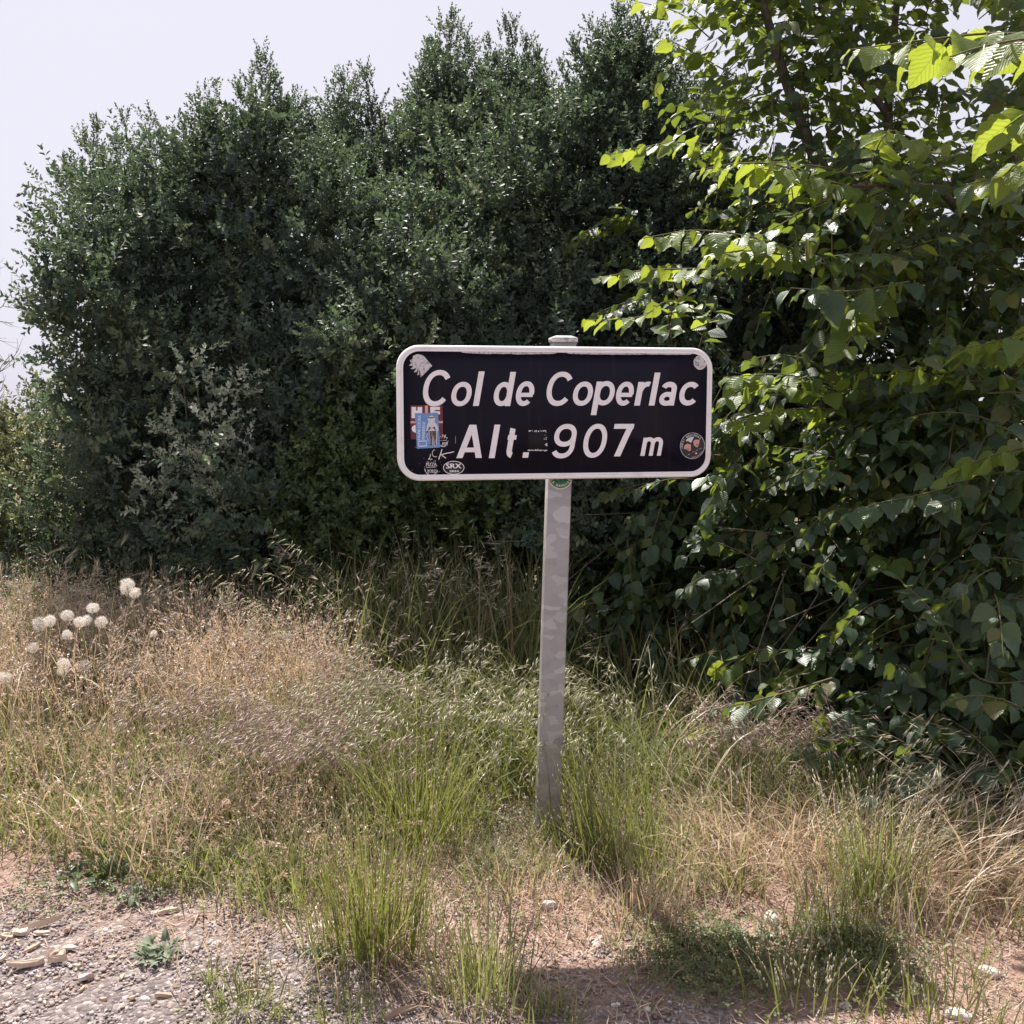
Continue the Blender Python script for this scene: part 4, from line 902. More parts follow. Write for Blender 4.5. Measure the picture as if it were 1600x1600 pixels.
# hero shoots reaching left, sunlit from behind: (pixels and distances along the shoot), leaf size
H = [([(1345, 315, 3.85), (1230, 262, 3.65), (1150, 256, 3.55), (1085, 268, 3.5)], .085, 'young', .9), ([(1330, 292, 3.8), (1260, 275, 3.7), (1180, 262, 3.6)], .075, 'young', .6),
     ([(1290, 405, 4.0), (1180, 372, 3.75), (1090, 360, 3.6), (1005, 372, 3.55)], .088, 'young', .9), ([(1240, 400, 3.9), (1170, 392, 3.75), (1110, 398, 3.65)], .085, 'young', .8),
     ([(1150, 235, 4.3), (1060, 222, 4.25), (950, 242, 4.2)], .072, 'young', .5), ([(1120, 505, 4.2), (1050, 470, 4.1), (1000, 495, 4.05), (918, 500, 4.0)], .078, 'young', .5),
     ([(1050, 530, 4.15), (1045, 490, 4.05), (1070, 462, 4.0)], .07, 'young', .3), ([(1110, 420, 4.1), (1010, 422, 4.05), (925, 436, 4.0)], .075, 'young', .5),
     ([(1400, 600, 4.05), (1290, 612, 3.85), (1190, 600, 3.72), (1118, 632, 3.65)], .08, 'young', .6), ([(1300, 600, 3.95), (1220, 585, 3.8), (1130, 590, 3.7)], .075, 'young', .6), ([(1310, 640, 3.9), (1230, 640, 3.75), (1150, 660, 3.68)], .078, 'young', .6),
     ([(1360, 470, 3.85), (1338, 482, 3.7), (1335, 520, 3.6), (1320, 545, 3.55)], .085, 'young', .9), ([(1420, 440, 3.8), (1330, 455, 3.6), (1235, 450, 3.5)], .09, 'broad', .9),
     ([(1640, 545, 3.6), (1560, 545, 3.6), (1480, 560, 3.6), (1400, 585, 3.6)], .082, 'young', .6), ([(1640, 500, 3.5), (1570, 530, 3.5), (1500, 545, 3.5)], .08, 'young', .7), ([(1560, 600, 3.7), (1480, 590, 3.65), (1400, 575, 3.65)], .075, 'young', .6),
     ([(1560, 740, 3.5), (1450, 770, 3.4), (1360, 790, 3.35), (1310, 815, 3.3)], .08, 'broad', .7), ([(1640, 690, 3.3), (1540, 715, 3.3), (1480, 745, 3.3)], .08, 'young', .6), ([(1400, 700, 3.9), (1320, 715, 3.8), (1240, 740, 3.8)], .078, 'broad', .6),
     ([(1680, 60, 2.6), (1560, 52, 2.45), (1450, 62, 2.4), (1325, 78, 2.4)], .085, 'young', .8), ([(1700, 70, 2.3), (1620, 60, 2.2), (1540, 72, 2.15), (1480, 90, 2.15)], .085, 'young', .9), ([(1690, 170, 2.5), (1620, 170, 2.4), (1570, 200, 2.35)], .09, 'young', 1.0), ([(1680, 240, 3.0), (1600, 250, 2.9), (1555, 290, 2.9)], .08, 'young', .8),
     ([(1460, 235, 3.7), (1400, 205, 3.6), (1370, 215, 3.55)], .08, 'young', .9), ([(1640, 300, 3.3), (1570, 280, 3.2), (1500, 290, 3.2)], .085, 'broad', .7),
     ([(1110, 60, 4.9), (1060, 20, 4.8), (985, 0, 4.75)], .085, 'young', .5), ([(1150, 120, 4.9), (1080, 80, 4.8), (1040, 60, 4.75)], .08, 'young', .5), ([(1200, 20, 4.9), (1120, -10, 4.8), (1060, -20, 4.75)], .085, 'young', .5)]
for pts, size, mat, dr in H:
    tree.shoot(spline([at(*p) for p in pts], 6), size * 1.2, mat, True, size * .38, dr, .004, .02)
# crown: shoots carried by the limbs, with gaps for the sky
for L_, n, sz in ((L1, 54, .078), (L2, 50, .078), (L3, 46, .08), (L5, 36, .078), (L4, 18, .078), (L6, 18, .078)):
    for p in along(L_, n):
        d = norm(np.array([rng.normal(-.15, .7), rng.normal(-.15, .6), rng.normal(.18, .38)])); tree.shoot(arc(p, d, .28 + .42 * rng.random(), .22), sz, 'young' if rng.random() < .25 else 'broad', True, .048, .5)
for _ in range(125):
    x, y = 1100 + 520 * rng.random(), -40 + 480 * rng.random()
    if y < 170 and x < 1130: continue
    p = at(x, y, 4.6 + 1.3 * rng.random()); d = norm(np.array([rng.normal(0, .7), rng.normal(0, .5), rng.normal(.1, .4)])); tree.shoot(arc(p, d, .3 + .3 * rng.random(), .2), .085, 'broad', False, .04, .5)
def fill(plant, xr, yr, dfun, step, nshoot, size, lower=lambda x: 1e9, upper=lambda x: -1e9, holes=(), young=.08, inner=True, L_=(.2, .42)):
    y = yr[0]
    while y < yr[1]:
        x = xr[0] + (step / 2 if int(y / step) % 2 else 0)
        while x < xr[1]:
            xx, yy = x + rng.normal(0, step * .25), y + rng.normal(0, step * .25); x += step
            if yy > lower(xx) or yy < upper(xx): continue
            Yd = dfun(xx, yy) + rng.normal(0, .10); hole = any((xx - a) ** 2 / c ** 2 + (yy - b) ** 2 / d ** 2 < 1 for a, b, c, d in holes)
            if hole: Yd += .55
            c = at(xx, yy, Yd)
            for _ in range(nshoot if not hole else max(2, nshoot // 3)):
                p = c + rng.normal(0, .07, 3) + np.array([.08, .12, 0]); d = norm(np.array([rng.normal(-.3, .6), rng.normal(-.45, .35), rng.normal(.1, .45)]))
                plant.shoot(arc(p, d, L_[0] + (L_[1] - L_[0]) * rng.random(), .35), size * (.85 + .3 * rng.random()), 'young' if rng.random() < young else 'broad', True, size * .46, .65)
            if inner:
                for k in range(2):
                    for _ in range(3):
                        p = at(xx, yy, Yd + .3 + .45 * k) + rng.normal(0, .12, 3); d = rand_dirs(1, .2, .1)[0]; plant.shoot(arc(p, d, .3, .2), size * 1.15, 'broad', False, size * .42, .6)
            if rng.random() < .25:
                b = plant.base + np.array([rng.normal(0, .1), rng.normal(0, .1), -.05]); plant.limb([b, (b + c) / 2 + np.array([rng.normal(0, .12), .15, .1]), c + np.array([.05, .1, 0])], .012, .004, 5, 5)
        y += step * .8
dmid = lambda x, y: 4.75 - .75 * np.clip((x - 1000) / 600, 0, 1) - .1 * math.sin(x / 60.0 + y / 75.0)
fill(tree, (1010, 1640), (240, 640), lambda x, y: 5.0 - .8 * np.clip((x - 1100) / 500, 0, 1) + .15 * math.sin(x / 55.0 + y / 45.0), 60, 5, .074,
     upper=lambda x: 250 if x > 1150 else 330, lower=lambda x: 640, holes=((1080, 330, 80, 60), (1180, 500, 120, 60), (1340, 360, 90, 40), (1440, 300, 60, 40)), young=.05)
fill(mid, (905, 1260), (600, 1150), lambda x, y: 4.65 - .35 * np.clip((y - 850) / 250, 0, 1) + .12 * math.sin(x / 45.0 + y / 60.0), 58, 4, .068, lower=lambda x: 1030 + (x - 905) * .45, upper=lambda x: 760 if x < 1110 else 600, holes=((1190, 740, 90, 60), (960, 960, 50, 80), (1080, 860, 60, 40)), young=.03)
fill(thick, (1130, 1660), (620, 1270), lambda x, y: 4.35 - .85 * np.clip((x - 1130) / 450, 0, 1) - .55 * np.clip((y - 850) / 400, 0, 1) + .12 * math.sin(x / 50.0 + y / 52.0), 58, 5, .074,
     lower=lambda x: np.interp(x, [1130, 1200, 1330, 1400, 1480, 1600], [1110, 1180, 1215, 1290, 1300, 1240]), holes=((1210, 700, 70, 60), (1390, 860, 110, 45), (1290, 1000, 60, 40), (1180, 960, 50, 40)), young=.05)
H2 = [([(1400, 1120, 3.4), (1330, 1130, 3.3), (1240, 1175, 3.2)], .078, 'broad', .6), ([(1300, 1060, 3.5), (1200, 1090, 3.4), (1110, 1110, 3.35)], .072, 'broad', .6), ([(1460, 1180, 3.1), (1400, 1210, 3.0), (1340, 1250, 2.95)], .072, 'broad', .7), ([(1600, 1230, 3.0), (1540, 1240, 2.95), (1490, 1290, 2.9)], .075, 'broad', .7),
      ([(1290, 1035, 3.75), (1240, 1045, 3.7), (1190, 1078, 3.65)], .07, 'young', .6), ([(1210, 1010, 3.9), (1160, 1025, 3.85), (1120, 1050, 3.8)], .07, 'young', .6),
      ([(1130, 1130, 3.6), (1070, 1145, 3.5), (1005, 1162, 3.45)], .075, 'young', .5), ([(1410, 1165, 3.3), (1340, 1150, 3.2), (1270, 1190, 3.15)], .078, 'broad', .6),
      ([(1640, 1062, 3.1), (1530, 1060, 3.1), (1460, 960, 3.1), (1400, 900, 3.1)], .08, 'broad', .6), ([(1560, 1250, 3.1), (1480, 1220, 3.05), (1440, 1275, 3.0)], .075, 'young', .9), ([(1640, 1180, 3.1), (1520, 1150, 3.05), (1420, 1120, 3.05)], .08, 'broad', .6)]
for pts, size, mat, dr in H2: thick.shoot(spline([at(*p) for p in pts], 6), size * 1.15, mat, True, size * .40, dr, .005, .02)
for plant, n_, xr, yr in ((thick, 16, (1180, 1600), (820, 1150)), (mid, 9, (920, 1150), (800, 1000))):       # long arching bare stems of the thicket
    for _ in range(n_):
        x, y = rng.uniform(*xr), rng.uniform(*yr); c = at(x, y, dmid(x, y) - .45 * (plant is thick)); b = np.array([c[0] + rng.normal(.1, .25), c[1] + .35 + .2 * rng.random(), .03]); e = c + np.array([rng.normal(-.35, .2), rng.normal(-.15, .1), rng.normal(-.25, .15)])
        plant.limb([b, (b + c) / 2 + np.array([0, .05, .12]), c, e], .006, .0022, 6, 5)
# the crown goes on above the picture and shades the boughs below it
for _ in range(430):
    p = np.array([rng.uniform(.8, 2.7), rng.uniform(4.4, 6.3), rng.uniform(3.5, 5.2)]); d = norm(np.array([rng.normal(0, .7), rng.normal(0, .6), rng.normal(.15, .4)])); tree.shoot(arc(p, d, .35 + .35 * rng.random(), .2), .09, 'broad', False, .04, .5)
for L_ in ([L1[-1], at(1150, -140, 4.8) + np.array([.05, .2, .7])], [L2[-1], L2[-1] + np.array([.1, .2, .9])], [L3[-1], L3[-1] + np.array([.1, .7, .8])]): tree.limb(L_, .012, .004, 6)
tree.finish(); thick.finish(); mid.finish()
# ------------------------------------------------------------------ grasses
def blades(g, P, az, L_, th0, bend, wd, S=5, rnd=None, pw=1.3, twist=0.6):
    """curved tapering ribbons; returns their spines (n, S+1, 3)"""
    n = len(P); t = np.linspace(0, 1, S + 1)
    th = th0[:, None] + bend[:, None] * t[None] ** pw; seg = (L_ / S)[:, None]
    thm = (th[:, 1:] + th[:, :-1]) / 2
    hx = np.concatenate([np.zeros((n, 1)), np.cumsum(np.sin(thm) * seg, 1)], 1); hz = np.concatenate([np.zeros((n, 1)), np.cumsum(np.cos(thm) * seg, 1)], 1)
    ca, sa = np.cos(az)[:, None], np.sin(az)[:, None]
    sp = P[:, None] + np.stack([hx * ca, hx * sa, hz], 2)
    sp[:, :, 2] = np.maximum(sp[:, :, 2], gz(sp[:, :, 0], sp[:, :, 1]) + .004)
    tw = rng.normal(0, twist, n)[:, None] + az[:, None] + math.pi / 2
    prof = (1 - t ** 2.2) * (0.55 + .45 * np.minimum(1, t * 5)); prof[-1] = .04
    wd = wd * 1.55
    off = np.stack([np.cos(tw) * np.ones_like(t), np.sin(tw) * np.ones_like(t), np.zeros((n, S + 1))], 2) * (wd[:, None] * prof[None] / 2)[:, :, None]
    V = np.stack([sp - off, sp + off], 2).reshape(-1, 3)
    k = np.arange(S) * 2; base_q = np.stack([k, k + 1, k + 3, k + 2], 1); Q = (base_q[None] + (np.arange(n) * (2 * (S + 1)))[:, None, None]).reshape(-1, 4)
    rnd = rng.random(n) if rnd is None else rnd
    A = np.zeros((n, S + 1, 2, 3)); A[..., 1] = t[None, :, None]; A[..., 2] = rnd[:, None, None]
    g.add(V, None, Q, A); return sp
def spikelet_tpl(L_, W_, awn=0.0, n_awn=3, seed=0):      # along +Z
    q = np.random.default_rng(seed); V = [(0, 0, 0), (W_ / 2, 0, .4 * L_), (0, W_ / 3, .4 * L_), (-W_ / 2, 0, .4 * L_), (0, -W_ / 3, .4 * L_), (0, 0, L_)]
    T = [(0, 1, 2), (0, 2, 3), (0, 3, 4), (0, 4, 1), (5, 2, 1), (5, 3, 2), (5, 4, 3), (5, 1, 4)]
    for k in range(n_awn if awn else 0):
        b = len(V); a = q.random() * 6.28; z0 = L_ * (.4 + .5 * q.random()); sp = .22; e = .0006
        V += [(e, 0, z0), (-e, 0, z0), (math.cos(a) * sp * awn, math.sin(a) * sp * awn, z0 + awn)]; T.append((b, b + 1, b + 2))
    return np.array(V, float), np.array(T), np.zeros((0, 4), int), np.zeros((len(V), 3))
def brush_tpl(L_=.055, awn=.05, n=34, seed=0):            # barley-like ear: a slim core with long awns sweeping to the tip
    q = np.random.default_rng(seed); V, T = [], []
    c = spikelet_tpl(L_, .007); V += c[0].tolist(); T += c[1].tolist()
    for k in range(n):
        b = len(V); a = q.random() * 6.28; z0 = L_ * q.random(); s_ = (.18 + .22 * q.random()); l_ = awn * (.7 + .5 * q.random()); e = .0007
        V += [(e * math.sin(a), -e * math.cos(a), z0), (-e * math.sin(a), e * math.cos(a), z0), (math.cos(a) * s_ * l_, math.sin(a) * s_ * l_, z0 + l_)]; T.append((b, b + 1, b + 2))
    return np.array(V, float), np.array(T), np.zeros((0, 4), int), np.zeros((len(V), 3))
SPK = [spikelet_tpl(.031, .0050, .016, 4, s) for s in range(3)]
def husk_tpl(L_, W_): return np.array([(0, 0, 0), (W_ / 2, .0008, L_ * .4), (0, 0, L_), (-W_ / 2, .0008, L_ * .4)]), np.array([(0, 1, 2), (0, 2, 3)]), np.zeros((0, 4), int), np.zeros((4, 3))
SPK_S = [husk_tpl(.011, .005)]
SPK_M = [spikelet_tpl(.014, .0042, 0)]
EAR = [brush_tpl(seed=s) for s in range(3)]
def along_spine(sp, t):                                   # (n,S+1,3), (n,m) -> points and tangents
    n, S1, _ = sp.shape; f = np.clip(t, 0, .9999) * (S1 - 1); i_ = f.astype(int); u = (f - i_)[..., None]; r = np.arange(n)[:, None]
    a, b = sp[r, i_], sp[r, i_ + 1]; return a * (1 - u) + b * u, norm(b - a)
def panicle(g, sp, m, t0, tpl, droop=.6, spread=.5, size=1.0, reach=0.0, wind=(0, 0, 0), rnd=None):
    n = len(sp); t = t0 + (1 - t0) * rng.random((n, m)); P, Tn = along_spine(sp, t)
    side = norm(rng.normal(size=(n, m, 3))); d = norm(Tn + spread * side + np.array([0, 0, -droop]) + np.asarray(wind))
    P = P + (side * .6 + Tn * .5 + np.array([0, 0, -.5 * droop])) * (reach * (1.15 - t) / (1 - t0 + .15) * rng.random((n, m)))[..., None]
    P = P.reshape(-1, 3); d = d.reshape(-1, 3); k = rng.integers(0, len(tpl), len(P)); Mx = frame(d) * (size * (.75 + .5 * rng.random(len(P))))[:, None, None]
    rr_ = np.repeat(rng.random(n) if rnd is None else rnd, m) * .6 + .4 * rng.random(n * m)
    for q in range(len(tpl)): s_ = k == q; g.inst(tpl[q], Mx[s_], P[s_], np.clip(rr_[s_], .01, .99))
def scatter(n, xr, yr, clump=0, cr=.05):
    if clump:
        c = np.stack([rng.uniform(*xr, clump), rng.uniform(*yr, clump)], 1); p = c[rng.integers(0, clump, n)] + rng.normal(0, cr, (n, 2))
    else: p = np.stack([rng.uniform(*xr, n), rng.uniform(*yr, n)], 1)
    return np.column_stack([p, gz(p[:, 0], p[:, 1])])
def wpx(P, wd=0):                                          # photo pixel of ground points
    d = P - np.array([0, 0, CAM_H]); dep = d[:, 1] * CP - d[:, 2] * SP
    return 800 + F_PX * d[:, 0] / dep, 800 - F_PX * (d[:, 1] * SP + d[:, 2] * CP) / dep
def bare(P):                                               # where the lay-by keeps the ground open
    x, y = wpx(P); lim = np.interp(x, [0, 120, 230, 330, 460, 640, 860, 1000, 1300, 1600], [1335, 1345, 1400, 1415, 1440, 1460, 1400, 1390, 1420, 1480])
    return y > lim + rng.normal(0, 14, len(x))
def U(a, b, n): return rng.uniform(a, b, n)
def meadow(name, label, mat, P, L_, th0, bend, wd, az=None, S=5, kind='stuff', pw=1.3):
    n = len(P); g = Geo(); az = U(0, 6.283, n) if az is None else az
    sp = blades(g, P, az, L_, th0, bend, wd, S, pw=pw); o = g.build(name, M[mat]); tag(o, label, 'grass', kind='stuff'); return sp, o
def heads(parent, name, mat, fn):
    g = Geo(); fn(g); o = g.build(name, M[mat]); o['kind'] = 'stuff'; o.parent = parent; return o
# 1 long grass in the hedge's shade
P = np.vstack([scatter(2592, (-2.6, 1.1), (4.15, 5.0), 160, .09), scatter(800, (-.75, .25), (3.9, 4.7), 40, .08), scatter(160, (.5, 1.2), (3.7, 4.1), 24, .08)]); n = len(P)
sp, o = meadow('long_grass', 'long grey-green grass standing in the shade along the hedge foot', 'shade_grass', P, U(.35, .78, n) * np.where(P[:, 0] < -.9, .75, np.where(P[:, 0] > .15, .62, 1)), U(0, .22, n), U(.1, 1.5, n), U(.003, .0065, n), S=6)
heads(o, 'barley_ears', 'pale', lambda g: (lambda q: panicle(g, sp[q], 1, .98, EAR, .35, .3, 1.0, 0, (.25, 0, 0)))(np.flatnonzero((P[:, 0] < -.5) & (rng.random(n) < .045))))
heads(o, 'seed_heads', 'brome', lambda g: panicle(g, sp[np.flatnonzero(rng.random(n) < .05)], 9, .72, SPK, .5, .6, 1.0, .03))
# 2 dry pinkish meadow at the left
P = np.vstack([scatter(2160, (-2.5, -.75), (3.45, 4.5), 120, .09), scatter(1080, (-1.35, -.65), (3.5, 4.1), 40, .08), scatter(900, (-2.5, -1.5), (3.3, 4.9), 50, .1)]); n = len(P)
sp, o = meadow('dry_grass', 'dry tan and pinkish grass at the left, in front of the hedge', 'dry', P, U(.28, .56, n), U(0, .3, n), U(.1, 1.3, n), U(.0015, .0035, n), S=5)
heads(o, 'panicles', 'drypink', lambda g: panicle(g, sp[rng.random(n) < .36], 20, .55, SPK_S, .1, .8, 1.0, .06))
heads(o, 'seed_heads', 'brome', lambda g: panicle(g, sp[rng.random(n) < .10], 10, .7, SPK, .5, .6, 1.0, .03))
heads(o, 'barley_ears', 'pale', lambda g: panicle(g, sp[(rng.random(n) < .03) & (P[:, 1] > 4.0)], 1, .98, EAR, .3, .3, 1.0, 0, (.2, 0, 0)))
P = scatter(3024, (-2.4, -.6), (3.2, 4.4), 200, .08); n = len(P)
meadow('green_undergrass', 'green blades growing up between the dry stems at the left', 'grass', P, U(.16, .38, n), U(0, .4, n), U(.2, 1.5, n), U(.002, .0045, n), S=4)
# 3 short green sward at the left
P = scatter(8280, (-2.0, -.45), (2.45, 3.5), 420, .06); P = P[~bare(P)]; n = len(P)
sp, o = meadow('green_sward', 'short green sward at the left edge of the bare soil', 'grass', P, U(.06, .24, n) * np.interp(P[:, 1], [2.6, 3.2], [.6, 1.15]), U(0, .55, n), U(.2, 1.5, n), U(.002, .0042, n), S=4)
heads(o, 'seed_heads', 'drypink', lambda g: panicle(g, sp[rng.random(n) < .06], 18, .55, SPK_S, .1, .6, 1.0, .025))
P = scatter(1872, (-2.0, -.4), (2.6, 3.5), 140, .07); P = P[~bare(P)]; n = len(P)
sp, o = meadow('dry_grass', 'thin pale dry stems standing in the green sward at the left', 'dry', P, U(.1, .34, n), U(0, .6, n), U(.2, 1.5, n), U(.0013, .0026, n), S=5)
heads(o, 'seed_heads', 'drypink', lambda g: panicle(g, sp[rng.random(n) < .3], 16, .55, SPK_S, .1, .6, 1.0, .03))
# 4 brome lying over to the left in front of the post
def brome(name, label, P, L_, az, th0, bend, m, mat='brome', smat='grass', t0=.62, wd=(.0016, .003), size=1.0, droop=1.15, reach=.028):
    n = len(P); g = Geo(); sp = blades(g, P, az, L_, th0, bend, U(*wd, n), 7, pw=1.5); o = g.build(name, M[smat]); tag(o, label, 'grass', kind='stuff')
    w_ = np.stack([np.cos(az), np.sin(az), 0 * az], 1)
    def f(g_):
        t = t0 + (1 - t0) * rng.random((n, m)); Pp, Tn = along_spine(sp, t); side = norm(rng.normal(size=(n, m, 3)))
        d = norm(Tn * 1.0 + .5 * side + np.array([0, 0, -droop]) * (.3 + 1.4 * rng.random((n, m, 1)))); Pp = Pp + (side * .5 + np.array([0, 0, -.6])) * (reach * rng.random((n, m)))[..., None]
        Pp = Pp.reshape(-1, 3); Mx = frame(d.reshape(-1, 3)) * (size * (.8 + .5 * rng.random(n * m)))[:, None, None]; k = rng.integers(0, 3, n * m); rv = np.clip(np.repeat(rng.random(n), m) * .55 + .45 * rng.random(n * m), .01, .99)
        for q in range(3): s_ = k == q; g_.inst(SPK[q], Mx[s_], Pp[s_], rv[s_])
    heads(o, 'seed_heads', mat, f); return o
P = scatter(170, (-.70, -.05), (2.9, 3.5), 12, .04); n = len(P)
brome('brome_grass', 'pinkish brome with drooping heads lying over to the left of the post', P, U(.42, .68, n), R(185) + rng.normal(.15, .22, n), U(.15, .5, n), U(1.1, 1.85, n), 13)
P = scatter(70, (-1.2, -.45), (3.1, 3.8), 11, .05); n = len(P)
brome('brome_grass', 'pinkish brome with drooping heads amid the dry grass left of the tussocks', P, U(.4, .6, n), R(180) + rng.normal(.1, .5, n), U(.15, .5, n), U(1.0, 1.7, n), 13)
P = scatter(95, (-.35, .25), (3.15, 3.8), 14, .05); n = len(P)
brome('brome_grass', 'pale green brome arching over just behind the post foot', P, U(.45, .72, n), R(200) + rng.normal(0, .8, n), U(.1, .4, n), U(1.0, 1.8, n), 11, mat='pale', smat='lush')
P = scatter(46, (-.9, .2), (3.8, 4.4), 16, .08); n = len(P)
brome('brome_grass', 'tall pale brome heads arching before the dark hedge left of the post', P, U(.7, .98, n), R(180) + rng.normal(.1, .5, n), U(.1, .35, n), U(.7, 1.5, n), 10, mat='pale', smat='grass')
P = scatter(90, (.12, .5), (3.0, 3.6), 10, .05); n = len(P)
brome('brome_grass', 'pale brome heads leaning across the post and to its right', P, U(.4, .7, n), R(180) + rng.normal(0, .9, n), U(.1, .4, n), U(.9, 1.7, n), 9, mat='pale', smat='lush')
P = scatter(90, (.5, .82), (3.05, 3.4), 10, .05); n = len(P)
brome('brome_grass', 'reddish straw brome under the big-leaved thicket', P, U(.32, .5, n), R(10) + rng.normal(0, .7, n), U(.1, .5, n), U(1.0, 1.8, n), 11, mat='brome', smat='straw')
P = scatter(34, (1.2, 1.65), (2.75, 3.0), 6, .05); n = len(P)
brome('brome_grass', 'pale brome heads sticking out at the right edge below the leaves', P, U(.35, .55, n), R(180) + rng.normal(0, .9, n), U(.2, .6, n), U(.7, 1.5, n), 8, mat='pale', smat='straw')
# 5 green swards round the post
P = np.vstack([scatter(1872, (-.55, .12), (2.95, 3.95), 90, .06), scatter(1080, (.12, .75), (2.8, 3.9), 70, .06), scatter(160, (.0, .35), (3.6, 4.1), 20, .07)]); P = P[~((np.abs(P[:, 0] - .1) < .13) & (P[:, 1] < 3.1))]; n = len(P)
meadow('fresh_grass', 'fresh green grass round the foot of the post', 'lush', P, U(.16, .46, n) * np.interp(P[:, 1], [2.8, 3.4], [.55, 1]) * np.where(P[:, 0] > .12, .72, 1), U(0, .5, n), U(.3, 1.8, n), U(.002, .0045, n), S=5)
P = np.vstack([scatter(1080, (.25, 1.2), (3.05, 3.5), 60, .07)]); n = len(P)
meadow('mixed_grass', 'mixed green and brown grass under the leaves at the right', 'shade_grass', P, U(.12, .32, n), U(0, .5, n), U(.3, 1.7, n), U(.002, .004, n), S=5)
# 6 straw at the right, combed over
P = np.vstack([scatter(720, (.5, 1.15), (2.6, 3.05), 60, .07)]); n = len(P)
meadow('straw_grass', 'bleached straw combed over to the left right of the post', 'straw', P, U(.08, .36, n), U(.2, .9, n), U(.5, 1.6, n), U(.0012, .0036, n), az=R(205) + rng.normal(0, 1.2, n), S=5)
P = np.vstack([scatter(800, (.95, 1.75), (2.45, 2.92), 44, .07)]); n = len(P)
meadow('straw_grass', 'brown straw swept down to the right at the right edge', 'straw', P, U(.2, .46, n), U(.3, .8, n), U(.7, 1.3, n), U(.0015, .0032, n), az=R(-25) + rng.normal(0, .75, n), S=5)
P = scatter(1728, (.25, 1.7), (2.3, 3.2), 160, .07); n = len(P)
meadow('sparse_stalks', 'thin dry stalks standing on the reddish soil at the right', 'dry', P, U(.04, .2, n), U(0, .6, n), U(.1, 1.0, n), U(.0012, .0026, n), S=3)
P = scatter(430, (.55, 1.6), (1.95, 2.5), 44, .05); n = len(P)
sp, o = meadow('sparse_grass', 'thin green grass in the foreground at the lower right', 'lush', P, U(.05, .2, n), U(0, .45, n), U(.1, .9, n), U(.0015, .003, n), S=4)
heads(o, 'seed_heads', 'pale', lambda g: panicle(g, sp[rng.random(n) < .14], 12, .5, SPK_S, -.3, .4, 1.1, .006))
P = scatter(1100, (-.75, .45), (1.95, 2.75), 110, .04); P = P[rng.random(len(P)) < .75]; n = len(P)
meadow('sparse_grass', 'short dry tufts dotted over the gravel before the sign', 'dry', P, U(.02, .1, n), U(0, .7, n), U(.1, 1.0, n), U(.0012, .0026, n), S=3)
P = scatter(480, (-.55, .35), (2.3, 2.9), 40, .05); n = len(P)
meadow('sparse_grass', 'short green tufts between the big tussock and the post', 'grass', P, U(.04, .16, n), U(0, .6, n), U(.2, 1.2, n), U(.0015, .003, n), S=4)
# 7 dead thatch lying on the soil
def thatch(n, xr, yr, mat, clump=0, cr=.1):
    P = scatter(n, xr, yr, clump, cr); g = Geo(); a = U(0, 6.283, n); L_ = U(.008, .042, n); w_ = U(.0006, .0018, n)
    d = np.stack([np.cos(a), np.sin(a), rng.normal(.12, .22, n)], 1); s_ = np.stack([-np.sin(a), np.cos(a), 0 * a], 1) * w_[:, None]; P[:, 2] += U(.003, .012, n)
    V = np.stack([P - s_, P + s_, P + d * L_[:, None] + s_ * .5, P + d * L_[:, None] - s_ * .5], 1); V[:, :, 2] = np.maximum(V[:, :, 2], gz(V[:, :, 0], V[:, :, 1]) + .002)
    A = np.zeros((n, 4, 3)); A[:, :, 2] = rng.random(n)[:, None]; g.add(V, None, np.arange(n * 4).reshape(-1, 4), A); return g
g = thatch(17000, (-.3, 1.8), (1.95, 3.3), 'thatch', 500, .12); tag(g.build('thatch', M['thatch']), 'dead reddish thatch and stalks lying on the soil at the right', 'thatch', kind='stuff')
g = thatch(6500, (-1.9, .2), (2.3, 3.6), 'thatch', 260, .10); tag(g.build('thatch', M['thatch']), 'dead stalks lying on the pink soil at the left', 'thatch', kind='stuff')

# tussocks that stand alone
def tussock(label, px, py, h_, spread, n, mat='grass', seeds=None, wd=(.0015, .003), lean=0.0, bend=(.0, .6), radius=.05, dry=0, name='grass_tussock'):
    b = gnd(px, py); o = empty(name, b); tag(o, label, 'grass', 'grass tussocks on the verge')
    P = b + np.column_stack([rng.normal(0, radius, (n, 2)), np.zeros(n)]); P[:, 2] = gz(P[:, 0], P[:, 1]); dx = P[:, :2] - b[:2]
    az = np.arctan2(dx[:, 1], dx[:, 0]) + rng.normal(0, .8, n); th = np.abs(rng.normal(0, spread, n)); g = Geo()
    if lean: az = np.where(rng.random(n) < .6, (0 if lean > 0 else math.pi) + rng.normal(0, .6, n), az)
    L_ = h_ * U(.45, 1.08, n); sp = blades(g, P, az, L_, th, U(*bend, n), U(*wd, n), 5); w_ = g.build('blades', M[mat]); w_['kind'] = 'stuff'; world_child(w_, o)
    if seeds:
        g = Geo(); q = rng.random(n) < seeds[0]
        if q.any(): panicle(g, sp[q], seeds[1], .5, SPK_M, -.8, .35, .8, .004); w_ = g.build('seed_heads', M[seeds[2]]); w_['kind'] = 'stuff'; world_child(w_, o)
    if dry:
        g = Geo(); P2 = b + np.column_stack([rng.normal(0, radius * 1.3, (dry, 2)), np.zeros(dry)]); P2[:, 2] = gz(P2[:, 0], P2[:, 1]); blades(g, P2, U(0, 6.28, dry), h_ * U(.2, .6, dry), U(.3, 1.1, dry), U(.2, 1.2, dry), U(.0015, .003, dry), 4); w_ = g.build('dead_blades', M['straw']); w_['kind'] = 'stuff'; world_child(w_, o)
    return o
tussock('largest olive green grass tussock, upright, left of the post in the foreground', 578, 1492, .36, .19, 360, 'lush', (.45, 9, 'dry'), dry=160, radius=.06)
